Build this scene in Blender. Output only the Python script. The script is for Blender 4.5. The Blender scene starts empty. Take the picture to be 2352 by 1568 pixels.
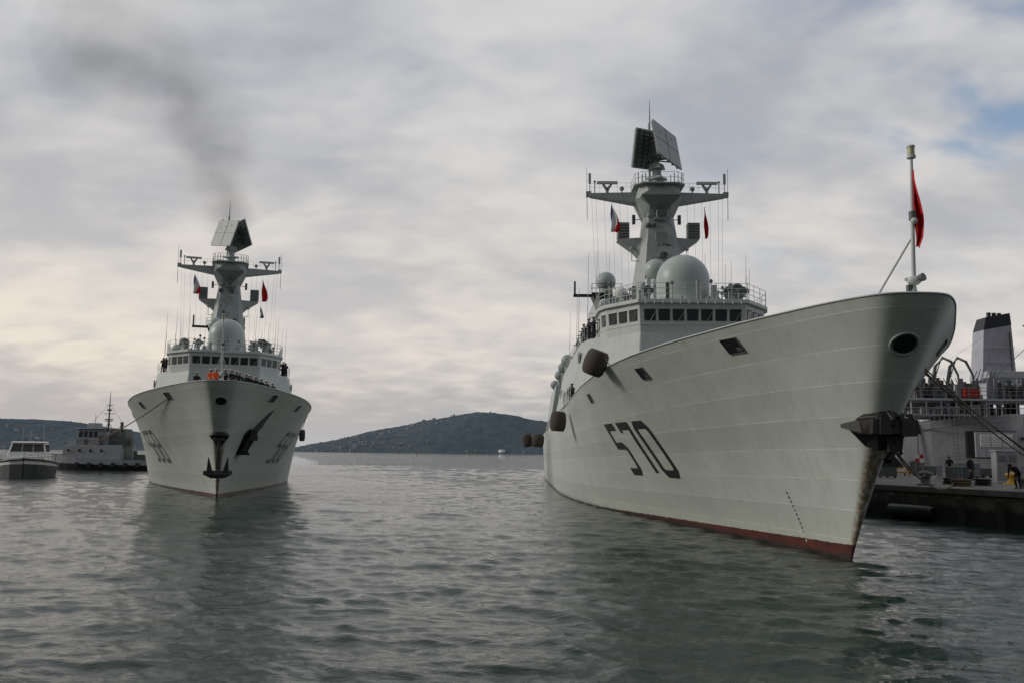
import bpy, math, random
import numpy as np
from mathutils import Vector, Matrix, noise, Euler
random.seed(7); rng=np.random.RandomState(5)
R=math.radians
scene=bpy.context.scene
COL=scene.collection
# ---------------------------------------------------------------- mesh builder
class MB:
    def __init__(s): s.v=[];s.f=[];s.m=[];s.sm=[]
    def add(s,vs,fs,mat=0,smooth=False,M=None):
        o=len(s.v)
        for p in vs:
            p=Vector(p)
            s.v.append(tuple(M@p) if M is not None else tuple(p))
        for f in fs:
            s.f.append([i+o for i in f]); s.m.append(mat); s.sm.append(smooth)
        return s
    def prism(s,bot,top,mat=0,M=None):
        n=len(bot)
        fs=[list(range(n))[::-1],[n+i for i in range(n)]]+[[i,(i+1)%n,n+(i+1)%n,n+i] for i in range(n)]
        return s.add(list(bot)+list(top),fs,mat,False,M)
    def box(s,c,d,mat=0,tx=1,ty=1,M=None):
        x,y,z=c;a,b,h=d[0]/2,d[1]/2,d[2]/2
        q=[(-1,-1),(1,-1),(1,1),(-1,1)]
        return s.prism([(x+i*a,y+j*b,z-h) for i,j in q],[(x+i*a*tx,y+j*b*ty,z+h) for i,j in q],mat,M)
    def loft(s,rings,mat=0,smooth=True,cap=True,M=None,closed=True):
        n=len(rings[0]);vs=[p for r in rings for p in r];fs=[]
        for k in range(len(rings)-1):
            for i in range(n if closed else n-1):
                j=(i+1)%n
                fs.append([k*n+i,k*n+j,(k+1)*n+j,(k+1)*n+i])
        s.add(vs,fs,mat,smooth,M)
        if cap and closed:
            s.add(rings[0],[list(range(n))[::-1]],mat,False,M); s.add(rings[-1],[list(range(n))],mat,False,M)
        return s
    def tube(s,pts,r,n=6,mat=0,M=None,smooth=True):
        pts=[Vector(p) for p in pts]
        if not hasattr(r,'__len__'): r=[r]*len(pts)
        rings=[]
        for i,p in enumerate(pts):
            d=(pts[min(i+1,len(pts)-1)]-pts[max(i-1,0)])
            if d.length<1e-6: d=Vector((0,0,1))
            d.normalize()
            a=Vector((0,0,1)) if abs(d.z)<.9 else Vector((1,0,0))
            u=d.cross(a).normalized(); w=d.cross(u)
            rings.append([tuple(p+(u*math.cos(t)+w*math.sin(t))*r[i]) for t in [2*math.pi*k/n for k in range(n)]])
        return s.loft(rings,mat,smooth,True,M)
    def sphere(s,c,r,n=18,m=10,mat=0,z0=-1.,M=None):
        if not hasattr(r,'__len__'): r=(r,r,r)
        a0=math.asin(z0);rings=[]
        for k in range(m+1):
            a=a0+(math.pi/2-.02-a0)*k/m
            rings.append([(c[0]+r[0]*math.cos(a)*math.cos(t),c[1]+r[1]*math.cos(a)*math.sin(t),c[2]+r[2]*math.sin(a)) for t in [2*math.pi*i/n for i in range(n)]])
        return s.loft(rings,mat,True,True,M)
def ob(name,mb,mats,parent=None,loc=None,rot=None,bevel=0,**props):
    me=bpy.data.meshes.new(name)
    me.from_pydata(mb.v,[],mb.f); 
    if not hasattr(mats,'__len__'): mats=[mats]
    for m in mats: me.materials.append(m)
    me.polygons.foreach_set('material_index',mb.m); me.polygons.foreach_set('use_smooth',mb.sm)
    me.validate(); me.update()
    o=bpy.data.objects.new(name,me); COL.objects.link(o)
    if parent: o.parent=parent
    if loc is not None: o.location=loc
    if rot is not None: o.rotation_euler=rot
    if bevel:
        b=o.modifiers.new('bevel','BEVEL'); b.width=bevel; b.segments=1; b.limit_method='ANGLE'
    for k,v in props.items(): o[k]=v
    return o
def empty(name,loc,rotz=0,**props):
    o=bpy.data.objects.new(name,None); COL.objects.link(o); o.location=loc; o.rotation_euler=(0,0,rotz); o.empty_display_size=.5
    for k,v in props.items(): o[k]=v
    return o
def clone(src,loc,rotz,**props):
    o=src.copy(); COL.objects.link(o); o.location=loc; o.rotation_euler=(0,0,rotz)
    for k,v in props.items(): o[k]=v
    for c in src.children:
        d=c.copy(); COL.objects.link(d); d.parent=o
    return o
# ---------------------------------------------------------------- materials
class NT:
    def __init__(s,nt): s.nt=nt
    def n(s,t,**kw):
        x=s.nt.nodes.new(t)
        for k,v in kw.items():
            if k.startswith('i_'):
                key=k[2:]; key=int(key) if key.isdigit() else key.replace('_',' ')
                s.set(x.inputs[key],v)
            else: setattr(x,k,v)
        return x
    def set(s,inp,v):
        if isinstance(v,bpy.types.NodeSocket): s.nt.links.new(v,inp)
        elif isinstance(v,bpy.types.Node): s.nt.links.new(v.outputs[0],inp)
        else: inp.default_value=v
    def math(s,op,a,b=0,c=0,clamp=False):
        x=s.nt.nodes.new('ShaderNodeMath'); x.operation=op; x.use_clamp=clamp
        for i,v in enumerate((a,b,c)): s.set(x.inputs[i],v)
        return x.outputs[0]
    def mr(s,v,a,b,c,d,smooth=False):
        x=s.nt.nodes.new('ShaderNodeMapRange')
        if smooth: x.interpolation_type='SMOOTHSTEP'
        for i,q in enumerate((v,a,b,c,d)): s.set(x.inputs[i],q)
        return x.outputs[0]
    def mix(s,f,a,b,blend='MIX'):
        x=s.nt.nodes.new('ShaderNodeMix'); x.data_type='RGBA'; x.blend_type=blend
        s.set(x.inputs[0],f)
        s.set(x.inputs[6],(*a,1) if isinstance(a,tuple) and len(a)==3 else a)
        s.set(x.inputs[7],(*b,1) if isinstance(b,tuple) and len(b)==3 else b)
        return x.outputs[2]
    def noise(s,vec,scale,detail=4,rough=.5,dist=0):
        return s.n('ShaderNodeTexNoise',i_Vector=vec,i_Scale=scale,i_Detail=detail,i_Roughness=rough,i_Distortion=dist).outputs[0]
    def map(s,vec,scale=(1,1,1),rot=(0,0,0),loc=(0,0,0)):
        return s.n('ShaderNodeMapping',i_Vector=vec,i_Scale=scale,i_Rotation=rot,i_Location=loc).outputs[0]
def newmat(name):
    m=bpy.data.materials.new(name); m.use_nodes=True
    t=NT(m.node_tree); b=m.node_tree.nodes['Principled BSDF']
    return m,t,b
def paint(name,col,rough=.5,var=.12,scale=1.5,streak=0.,dirt=(.12,.09,.06),bump=0.,bscale=12,metal=0,wet=None):
    m,t,b=newmat(name)
    tc=t.n('ShaderNodeTexCoord').outputs['Object']
    n1=t.noise(tc,scale,5,.6)
    f=t.mr(n1,.3,.7,1-var,1+var)
    c=t.mix(1.0,col,t.n('ShaderNodeCombineColor',i_0=f,i_1=f,i_2=f).outputs[0],'MULTIPLY')
    if streak:
        n2=t.noise(t.map(tc,(2.2,2.2,.22)),1.3,6,.65)
        c=t.mix(t.mr(n2,.5,.78,0,streak),c,dirt)
    if wet is not None:
        z=t.n('ShaderNodeSeparateXYZ',i_0=tc).outputs[2]
        zz=t.math('ADD',z,t.mr(n1,.3,.7,-.25,.25))
        c=t.mix(t.mr(zz,wet-.15,wet+.15,.85,0),c,(.02,.025,.02))
    t.set(b.inputs['Base Color'],c); t.set(b.inputs['Roughness'],rough); t.set(b.inputs['Metallic'],metal)
    if bump:
        t.set(b.inputs['Normal'],t.n('ShaderNodeBump',i_Height=t.noise(tc,bscale,5,.6),i_Strength=bump,i_Distance=.05).outputs[0])
    return m
M_SUP=paint('grey_superstructure_paint',(.49,.525,.505),.5,.07,.8,.3,(.25,.25,.22),.15,3)
M_SUPL=paint('pale_grey_paint',(.55,.575,.56),.5,.07,1,.25,(.3,.29,.25))
M_MAST=paint('mast_grey_paint',(.36,.39,.375),.5,.10,1,.35,(.14,.14,.12))
M_DARK=paint('dark_grey_fittings',(.10,.11,.11),.5,.3,3)
M_BLACK=paint('black_paint',(.012,.012,.013),.45,.4,3)
M_DOME=paint('radome_paint',(.41,.47,.44),.4,.04,1,.15,(.26,.29,.26))
M_WHITE=paint('white_paint',(.74,.74,.71),.4,.06,2,.15,(.4,.38,.33))
M_GLASS=paint('dark_window_glass',(.015,.018,.02),.08,.2,2)
M_RED=paint('red_cloth',(.60,.012,.012),.8,.2,4)
M_BLUE=paint('blue_cloth',(.02,.04,.24),.8,.2,4)
M_WCL=paint('white_cloth',(.78,.78,.78),.8,.1,4)
M_DECK=paint('deck_paint',(.14,.16,.15),.7,.2,2)
M_RAD=paint('radar_panel_paint',(.36,.385,.37),.5,.08,3)
M_ROPE=paint('mooring_rope_fibre',(.16,.12,.07),.9,.3,8)
M_STEEL=paint('weathered_steel',(.22,.21,.19),.5,.3,4,.4)
M_NUM=paint('black_number_paint',(.022,.023,.022),.5,.4,2)
M_NUM2=paint('faded_number_paint',(.10,.108,.10),.5,.5,1.2)
M_SKIN=paint('skin',(.42,.24,.16),.6,.1,8)
M_NAVY=paint('navy_uniform_cloth',(.012,.013,.02),.85,.3,6)
M_ORANGE=paint('orange_vest_cloth',(.85,.13,.02),.8,.2,6)
M_HAIR=paint('dark_hair',(.02,.014,.01),.7,.3,10)
M_YEL=paint('yellow_paint',(.50,.29,.02),.5,.25,4,.5)
M_RPAINT=paint('red_paint',(.45,.03,.02),.5,.2,4,.3)
M_AUX=paint('light_naval_grey',(.42,.43,.455),.5,.08,.5,.5,(.24,.19,.15),.1,3)
M_AUXD=paint('darker_naval_grey',(.24,.25,.27),.5,.1,1,.4)  # darker grey for rails, doors and deck fittings
M_TUGL=paint('tug_light_grey',(.30,.32,.36),.5,.1,1,.4)
M_LDARK=paint('launch_dark_hull',(.055,.06,.068),.5,.2,2,.3)
M_WOOD=paint('weathered_wood',(.17,.13,.09),.8,.3,3,.4)
M_PILE=paint('tarred_timber',(.045,.04,.034),.8,.3,3,.4)
M_CONC=paint('stained_concrete',(.13,.12,.10),.9,.5,.7,.7,(.035,.032,.025),.9,6,wet=.95)
def netmat():
    m,t,b=newmat('fender_rope_net')
    tc=t.n('ShaderNodeTexCoord').outputs['Object']
    s=t.n('ShaderNodeSeparateXYZ',i_0=tc)
    ang=t.math('MULTIPLY',t.math('ARCTAN2',s.outputs[1],s.outputs[0]),6.)
    z=t.math('MULTIPLY',s.outputs[2],15.)
    a=t.math('ABSOLUTE',t.math('SINE',t.math('MULTIPLY',t.math('ADD',ang,z),1.5)))
    c=t.math('ABSOLUTE',t.math('SINE',t.math('MULTIPLY',t.math('SUBTRACT',ang,z),1.5)))
    h=t.math('MINIMUM',a,c)
    f=t.mr(h,.1,.6,1,0)
    t.set(b.inputs['Base Color'],t.mix(f,(.055,.045,.038),(.14,.115,.095)))
    t.set(b.inputs['Roughness'],.9)
    t.set(b.inputs['Normal'],t.n('ShaderNodeBump',i_Height=f,i_Strength=.5,i_Distance=.03).outputs[0])
    return m
M_NET=netmat()
def hullmat(name,boot):
    m,t,b=newmat(name)
    T=t.n('ShaderNodeTexCoord'); tc=T.outputs['Object']
    uv=t.n('ShaderNodeSeparateXYZ',i_0=T.outputs['UV'])
    s3=t.n('ShaderNodeSeparateXYZ',i_0=tc)
    n1=t.noise(tc,.25,5,.6)
    col=t.mix(t.mr(n1,.35,.65,0,1),(.525,.56,.515),(.59,.62,.57))
    k=t.math('ADD',t.math('MULTIPLY',uv.outputs[1],8.0),.35)
    idx=t.math('FLOOR',k); fr=t.math('FRACT',k)
    rnd=t.n('ShaderNodeTexWhiteNoise',noise_dimensions='1D',i_W=idx).outputs[0]
    kx=t.math('MULTIPLY',uv.outputs[0],22.0)
    kx2=t.math('ADD',kx,t.math('MULTIPLY',rnd,.7))
    rnd2=t.n('ShaderNodeTexWhiteNoise',noise_dimensions='2D',i_Vector=t.n('ShaderNodeCombineXYZ',i_0=idx,i_1=t.math('FLOOR',kx2)).outputs[0]).outputs[0]
    v=t.math('ADD',t.mr(rnd,0,1,.92,1.03),t.mr(rnd2,0,1,-.025,.025))
    v=t.math('MULTIPLY',v,t.mr(fr,.0,.5,1.02,.985))
    col=t.mix(1.,col,t.n('ShaderNodeCombineColor',i_0=v,i_1=v,i_2=v).outputs[0],'MULTIPLY')
    brk=t.mr(t.noise(tc,.6,3),.35,.6,.25,1)
    line=t.math('MULTIPLY',t.math('LESS_THAN',fr,.03),brk)
    col=t.mix(t.math('MULTIPLY',line,.8),col,(.80,.84,.78))
    vl=t.math('LESS_THAN',t.math('FRACT',kx2),.006)
    col=t.mix(t.math('MULTIPLY',vl,.2),col,(.35,.38,.34))
    st=t.noise(t.map(tc,(1.6,1.6,.12)),1.6,6,.65)
    col=t.mix(t.mr(st,.48,.78,0,.45),col,(.38,.39,.33))
    col=t.mix(t.math('MULTIPLY',t.mr(s3.outputs[2],.2,2.0,.5,0),t.mr(n1,.35,.65,.3,1)),col,(.50,.53,.42))
    rs=t.math('MULTIPLY',t.mr(uv.outputs[0],.0003,.0018,1,0),t.mr(s3.outputs[2],3.8,5.,1,0))
    rs=t.math('MULTIPLY',rs,t.mr(t.noise(t.map(tc,(2,2,.7)),2.5,5,.7),.34,.56,0,.9))
    col=t.mix(rs,col,(.22,.12,.045))
    rs2=t.math('MULTIPLY',t.mr(t.noise(t.map(tc,(1.1,1.1,.3)),1.3,6,.75),.6,.72,0,.5),t.mr(s3.outputs[2],1.,2.2,1,0))
    col=t.mix(rs2,col,(.46,.38,.24))
    rs3=t.math('MULTIPLY',t.mr(t.noise(t.map(tc,(2.,2.,.10)),1.1,5,.7),.62,.74,0,.4),t.mr(s3.outputs[2],3.,8.,0,1))
    col=t.mix(rs3,col,(.40,.34,.25))
    th=t.math('MAXIMUM',t.math('SUBTRACT',boot,t.math('MULTIPLY',t.math('SUBTRACT',s3.outputs[1],6.),boot*.027)),.06)
    edge=t.math('ADD',th,t.mr(t.noise(tc,3,4),.3,.7,-.02,.02))
    red=t.mix(t.mr(t.noise(tc,1.5,5,.7),.35,.65,0,1),(.145,.038,.028),(.075,.024,.02))
    col=t.mix(t.mr(s3.outputs[2],t.math('SUBTRACT',edge,.015),t.math('ADD',edge,.015),1,0),col,red)
    wet=t.mr(t.math('ADD',s3.outputs[2],t.mr(t.noise(tc,1.2,4),.3,.7,-.08,.08)),.06,.2,.75,0)
    col=t.mix(wet,col,(.03,.03,.025))
    t.set(b.inputs['Base Color'],col); t.set(b.inputs['Roughness'],.42)
    hh=t.math('ADD',t.math('MULTIPLY',line,-.5),t.math('MULTIPLY',t.noise(t.map(tc,(1,1,.6)),.6,3,.5),1.9))
    t.set(b.inputs['Normal'],t.n('ShaderNodeBump',i_Height=hh,i_Strength=.4,i_Distance=.06).outputs[0])
    return m
# ---------------------------------------------------------------- hull geometry
def pchip(P):
    xs=np.array([p[0] for p in P],float); ys=np.array([p[1] for p in P],float)
    h=np.diff(xs); d=np.diff(ys)/h; m=np.zeros(len(xs)); m[0]=d[0];m[-1]=d[-1]
    for i in range(1,len(xs)-1):
        if d[i-1]*d[i]>0:
            w1=2*h[i]+h[i-1];w2=h[i]+2*h[i-1]; m[i]=(w1+w2)/(w1/d[i-1]+w2/d[i])
    def f(x):
        x=min(max(x,xs[0]),xs[-1]); i=min(int(np.searchsorted(xs,x,side='right'))-1,len(h)-1)
        t=(x-xs[i])/h[i]
        return float((2*t**3-3*t*t+1)*ys[i]+(t**3-2*t*t+t)*h[i]*m[i]+(-2*t**3+3*t*t)*ys[i+1]+(t**3-t*t)*h[i]*m[i+1])
    return f
LEN=147.; RK=6.8
DB=pchip([(0,0),(.02,.33),(.06,.58),(.16,.88),(.4,1.18),(.9,1.55),(2,2.18),(4,3.15),(8,5.0),(12,6.6),(16,7.75),(22,8.75),(30,9.2),(50,9.5),(110,9.5),(147,8.2)])
WB=pchip([(RK,0),(RK+.04,.05),(RK+.2,.1),(RK+.7,.2),(10.4,.8),(15.3,1.9),(20,2.95),(27,4.5),(40,7.3),(50,8.5),(65,9.1),(110,9.2),(147,7.8)])
DH=pchip([(0,9.30),(1,9.30),(5,9.23),(9.6,9.04),(17,8.72),(22,8.45),(30,8.15),(45,7.6),(60,7.25),(80,7.0),(147,6.6)])
def hp(sd,z):
    hd=DH(sd); u=z/hd; sw=RK+sd*(LEN-RK)/LEN; uc=max(u,0)
    e=1.3-.22*min(sd/50,1)
    b=WB(sw)+(DB(sd)-WB(sw))*uc**e
    if u<0: b*=1+u*.6
    s=sw+(sd-sw)*(uc**1.04)
    if u<0: s+=-u*2
    return s,b
def hull_at(s,z):
    a,b=0.,LEN
    for _ in range(40):
        m=(a+b)/2
        if hp(m,z)[0]<s: a=m
        else: b=m
    return hp(a,z)[1]
def hmap(s,z,side,off=.02):
    b=hull_at(s,z)
    p=Vector((side*b,s,z)); e=.15
    du=Vector((side*(hull_at(s+e,z)-b),e,0)); dv=Vector((side*(hull_at(s,z+e)-b),0,e))
    n=du.cross(dv).normalized()
    if n.x*side<0: n=-n
    return p+n*off
def patch(mb,poly4,side,mat=0,off=.02,nu=4,nv=3):
    a,b,c,d=[Vector((p[0],p[1])) for p in poly4]
    vs=[];fs=[]
    for j in range(nv+1):
        for i in range(nu+1):
            p=a.lerp(b,i/nu).lerp(d.lerp(c,i/nu),j/nv); vs.append(hmap(p.x,p.y,side,off))
    for j in range(nv):
        for i in range(nu):
            q=j*(nu+1)+i; fs.append([q,q+1,q+nu+2,q+nu+1])
    mb.add(vs,fs,mat)
GL={'5':[[(1,1),(0,1),(0,.58),(.8,.58),(1,.5),(1,.1),(.84,0),(0,0)]],
'7':[[(0,.86),(0,1),(1,1),(.9,.62),(.9,0)]],
'0':[[(.14,0),(.86,0),(1,.1),(1,.9),(.86,1),(.14,1),(0,.9),(0,.1),(.14,0)]],
'6':[[(1,1),(.16,1),(0,.9),(0,.1),(.14,0),(.86,0),(1,.1),(1,.48),(.86,.56),(0,.56)]],
'8':[[(.14,0),(.86,0),(1,.1),(1,.9),(.86,1),(.14,1),(0,.9),(0,.1),(.14,0)],[(0,.53),(1,.53)]],
'1':[[(.5,0),(.5,1)]],'3':[[(0,1),(1,1),(1,.5),(.2,.5)],[(1,.5),(1,0),(0,0)]],
'2':[[(0,1),(1,1),(1,.55),(0,.45),(0,0),(1,0)]],'4':[[(.1,1),(0,.4),(1,.4)],[(.75,.8),(.75,0)]]}
def strokes(ch,x0,y0,w,h,t):
    out=[]
    for path in GL[ch]:
        P=[Vector((x0+t/2+p[0]*(w-t),y0+t/2+p[1]*(h-t))) for p in path]
        closed=(P[0]-P[-1]).length<1e-6; n=len(P); L_=[];R_=[]
        for i in range(n):
            if closed and i in(0,n-1): a,c=P[n-2],P[1]
            else: a,c=P[max(i-1,0)],P[min(i+1,n-1)]
            d1=(P[i]-a).normalized() if (P[i]-a).length>1e-6 else (c-P[i]).normalized()
            d2=(c-P[i]).normalized() if (c-P[i]).length>1e-6 else d1
            n1=Vector((-d1.y,d1.x)); n2=Vector((-d2.y,d2.x)); mm=(n1+n2).normalized(); k=(t/2)/max(mm.dot(n1),.4)
            L_.append(P[i]+mm*k); R_.append(P[i]-mm*k)
        for i in range(n-1): out.append((R_[i],R_[i+1],L_[i+1],L_[i]))
    return out
# ---------------------------------------------------------------- frigate
def flag_mesh(h,w,cols,seed=0):
    mb=MB(); n=26;m=14
    vs=[]
    for j in range(n+1):
        f=j/n; ww=w*(.10+.90*math.sin(min(f*1.15,1)*math.pi/2)**1.3)*(1-.35*max(0,f-.88)*8)
        for i in range(m+1):
            g=i/m
            vs.append((g*ww+.04*math.sin(f*8+g*3+seed),.13*math.sin(g*11+f*3+seed)*(.4+g),-h*f-.12*g*math.sin(f*3)+.25*g*(1-f)))
    nc=len(cols)
    for j in range(n):
        for i in range(m):
            q=j*(m+1)+i; k=min(nc-1,int(nc*(.45*(i+.5)/m+.55*(j+.5)/n)))
            mb.add([vs[q],vs[q+1],vs[q+m+2],vs[q+m+1]],[[0,1,2,3]],k,True)
    return mb
def face_quad(A,B,zb,zt,A2,B2,f0,f1,g0,g1,off):
    a=Vector((*A,zb));b=Vector((*B,zb));a2=Vector((*A2,zt));b2=Vector((*B2,zt))
    def P(f,g): return a.lerp(b,f).lerp(a2.lerp(b2,f),g)
    n=(b-a).cross(a2-a).normalized()
    return [P(f0,g0)+n*off,P(f1,g0)+n*off,P(f1,g1)+n*off,P(f0,g1)+n*off],n
def frigate(origin,rotz,num,boot,radar_rot,label,idx):
    S=empty('frigate',origin,rotz,label=label,category='warship')
    HM=hullmat('hull_paint_%s'%num,boot)
    cols=[0,.006,.015,.03,.06,.1,.16,.25,.35,.5,.7,.9,1.1,1.4,1.8,2.3,2.8,3.5,4.3,5.2,6.2,7.3,8.5,10,11.5,13,15,17,19,21.5,24,27,30,34,38,43,48,54,60,68,78,90,105,120,135,147]
    us=[-.16,-.08,0]+[i/18 for i in range(1,19)]
    me=bpy.data.meshes.new('hull'); vs=[];uv=[];fs=[]
    nc=len(cols);nr=len(us)
    for side in (-1,1):
        for u in us:
            for c in cols:
                z=u*DH(c); s,b=hp(c,z); vs.append((side*b,s,z)); uv.append((c/LEN,max(u,0)))
    for k,side in enumerate((-1,1)):
        o=k*nc*nr
        for j in range(nr-1):
            for i in range(nc-1):
                q=[o+j*nc+i,o+j*nc+i+1,o+(j+1)*nc+i+1,o+(j+1)*nc+i]
                fs.append(q[::-1] if side<0 else q)
    e=nc-1
    fs.append([j*nc+e for j in range(nr)]+[nc*nr+j*nc+e for j in range(nr)][::-1])
    me.from_pydata(vs,[],fs); me.polygons.foreach_set('use_smooth',[True]*(len(fs)-1)+[False])
    ul=me.uv_layers.new(name='UVMap')
    for lp in me.loops: ul.data[lp.index].uv=uv[lp.vertex_index]
    me.materials.append(HM)
    import bmesh
    bm=bmesh.new(); bm.from_mesh(me); bmesh.ops.remove_doubles(bm,verts=bm.verts,dist=.0005); bmesh.ops.recalc_face_normals(bm,faces=bm.faces); bm.to_mesh(me); bm.free()
    o=bpy.data.objects.new('hull',me); COL.objects.link(o); o.parent=S
    mb=MB(); L1=[];L2=[]
    for c in cols[3:]:
        z=DH(c)-(1.15 if c<34 else max(.05,1.15-(c-34)*.12)); s,b=hp(c,z); L1.append((-b+.01,s,z));L2.append((b-.01,s,z))
    vv=L1+L2;n=len(L1); mb.add(vv,[[i,i+n,i+n+1,i+1] for i in range(n-1)])
    ob('deck',mb,M_DECK,S)
    for side in(-1,1):
        mb=MB(); mb.tube([(side*DB(c),c,DH(c)) for c in cols[:39]],.035,6)
        ob('bulwark_rail',mb,M_SUPL,S)
    for side in(-1,1):
        mb=MB(); W=2.2;G=.56;
        for i,ch in enumerate(num):
            for q in strokes(ch,i*(W+G),0,W,3.1,.43 if idx else .36):
                P=[]
                for p in q:
                    s_=(27.2-p.x) if side<0 else (19.5+p.x)
                    P.append((s_,2.7+p.y))
                patch(mb,P,side,0,.02,5,2)
        ob('hull_number',mb,M_NUM if idx else M_NUM2,S)
    for side in(-1,1):
        mb=MB()
        for k in range(12):
            ch='864208642086'[k]
            for q in strokes(ch,0,0,.10,.105,.026):
                patch(mb,[((9.9-p.x+k*.01) if side<0 else (9.8+p.x+k*.01),.36+k*.18+p.y) for p in q],side,0 if k>1 else 1,.015,1,1)
        ob('draft_marks',mb,[M_NUM,M_WHITE],S)
    for side in(-1,1):
        for (s0,z0,w,h) in ((7.1,8.42,.95,.58),(14.9,7.95,.85,.55),(26.4,7.4,.85,.52)):
            mb=MB(); 
            patch(mb,[(s0,z0-h/2),(s0+w,z0-h/2),(s0+w,z0+h/2),(s0,z0+h/2)],side,0,.012)  # black patch paints in the dark of the opening
            patch(mb,[(s0+w*.1,z0-h*.38),(s0+w*.4,z0-h*.38),(s0+w*.4,z0-h*.12),(s0+w*.1,z0-h*.12)],side,1,.03)
            R_=[hmap(s0+w*a,z0+h*b_,side,.03) for a,b_ in((0,-.5),(1,-.5),(1,.5),(0,.5),(0,-.5))]
            mb.tube(R_,.022,6,1)
            ob('mooring_chock',mb,[M_BLACK,M_DARK],S)
    mb=MB(); z0=7.75
    for (rr_,off,mt) in ((1.,.03,1),(.84,.06,0)):  # rim disc, then a black disc painting in the dark recess
        vs_=[]
        N_=24
        for i in range(N_):
            a=2*math.pi*i/N_; x=math.cos(a)*.46*rr_; z=z0+math.sin(a)*.34*rr_
            lo,hi=hp(0,z)[0],hp(0,z)[0]+3
            for _ in range(24):
                mid=(lo+hi)/2
                if hull_at(mid,z)<abs(x): lo=mid
                else: hi=mid
            vs_.append((x*1.03,lo-off,z))
        vs_.append((0,hp(0,z0)[0]-off-.03,z0))
        mb.add(vs_,[[i,(i+1)%N_,N_] for i in range(N_)],mt)
        if mt: mb.tube(vs_[:-1]+[vs_[0]],.04,8,1)
    ob('bow_fairlead',mb,[M_BLACK,M_MAST],S)
    A=empty('anchor',(0,0,0)); A.parent=S
    s5=hp(0,5.)[0]
    if idx==0:
        mb=MB()
        mb.loft([[(-.75,s5-.1,5.0),(-.3,s5-.45,5.3),(.3,s5-.45,5.3),(.75,s5-.1,5.0),(.45,s5+.3,4.85),(-.45,s5+.3,4.85)],
                 [(-.45,s5-.1,4.7),(-.2,s5-.5,4.72),(.2,s5-.5,4.72),(.45,s5-.1,4.7),(.2,s5+.5,4.3),(-.2,s5+.5,4.3)]],0,False)
        mb.sphere((0,s5-.2,5.15),(.8,.5,.28),14,6)
        ob('anchor_pocket',mb,M_BLACK,A)
        mb=MB(); y=s5-.35
        mb.box((0,y,3.7),(.34,.26,2.5),0,.6,.6)
        mb.loft([[(-1.1,y-.1,2.35),(1.1,y-.1,2.35),(1.1,y+.2,2.35),(-1.1,y+.2,2.35)],[(-1.1,y-.2,2.05),(1.1,y-.2,2.05),(1.0,y+.3,2.05),(-1.0,y+.3,2.05)],[(-.5,y-.1,1.75),(.5,y-.1,1.75),(.5,y+.2,1.75),(-.5,y+.2,1.75)]],0,False)
        for sd in(-1,1): mb.prism([(sd*.35,y-.18,2.2),(sd*.85,y-.18,2.2),(sd*.85,y+.1,2.2),(sd*.35,y+.1,2.2)],[(sd*.7,y-.25,3.4),(sd*.76,y-.25,3.4),(sd*.76,y-.15,3.4),(sd*.7,y-.15,3.4)],0)
        ob('anchor_shank_and_flukes',mb,paint('anchor_grey_black',(.035,.036,.036),.5,.3,3),A,bevel=.02)
    else:
        mb=MB()
        mb.loft([[(-.55,s5+.4,4.35),(-.25,s5-.1,4.2),(.25,s5-.1,4.2),(.55,s5+.4,4.35)],[(-1.15,s5+.35,4.95),(-.4,s5-.5,4.85),(.4,s5-.5,4.85),(1.15,s5+.35,4.95)],[(-.95,s5-.0,5.35),(-.35,s5-.65,5.4),(.35,s5-.65,5.4),(.95,s5-.0,5.35)],[(-.5,s5+.1,5.6),(-.2,s5-.35,5.6),(.2,s5-.35,5.6),(.5,s5+.1,5.6)]],0,False)
        ob('anchor_pocket',mb,M_BLACK,A,bevel=.03)
        mb=MB(); y=s5-.68
        mb.box((.15,y+.15,5.02),(1.7,.5,.5),0,.92,.8)
        mb.box((.55,y+.0,5.0),(.5,.4,.62),0,.9,.8); mb.box((-.25,y-.02,5.05),(.4,.35,.6),0,.8,.8)
        for sd in(-1,1):
            mb.loft([[(sd*.55,y+.1,4.72),(sd*.95,y+.3,4.76),(sd*.95,y+.45,5.25),(sd*.55,y+.2,5.32)],[(sd*.95,y+.28,4.82),(sd*1.2,y+.55,4.88),(sd*1.2,y+.68,5.2),(sd*.95,y+.45,5.27)],[(sd*1.42,y+.85,5.0),(sd*1.45,y+.88,5.0),(sd*1.45,y+.9,5.12),(sd*1.42,y+.88,5.14)]],0,False)
            mb.loft([[(sd*.25,y-.12,5.15),(sd*.5,y-.0,5.12),(sd*.5,y+.2,5.15),(sd*.25,y+.2,5.15)],[(sd*.38,y-.05,5.5),(sd*.46,y-.02,5.48),(sd*.46,y+.06,5.5),(sd*.38,y+.06,5.5)]],0,False)
        mb.tube([(0,y,5.1),(0,y-.12,5.25),(0,y+.1,5.55)],[.16,.13,.1],8,0)
        mb.box((.25,s5-.2,4.5),(.45,.4,.7),0,1.3,1.3)
        mb.tube([(.12,s5-.35,4.75),(.25,s5-.15,4.3),(.05,s5+.25,3.9)],[.22,.2,.08],8,0)
        for k in range(6):
            mb.tube([(.3+.03*k,s5-.3,4.85-.14*k),(.36+.03*k,s5-.25,4.78-.14*k)],.06,6,0)
        ob('anchor_shank_and_flukes',mb,paint('anchor_rusty_black',(.022,.02,.019),.6,.4,4,.5,(.05,.03,.02)),A,bevel=.03)
    mb=MB()
    patch(mb,[(7.6,3.3),(9.3,4.3),(9.9,6.2),(7.0,5.2)],1,0,.02,5,5)
    patch(mb,[(7.6,5.2),(9.8,5.9),(9.6,7.6),(8.9,7.1)],1,0,.022,5,5)
    patch(mb,[(6.9,5.0),(8.2,5.2),(7.6,5.9),(6.9,5.5)],1,0,.024,5,5)
    p=hmap(8.3,5.4,1,.3); q=hmap(8.3,3.9,1,.35)
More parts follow.
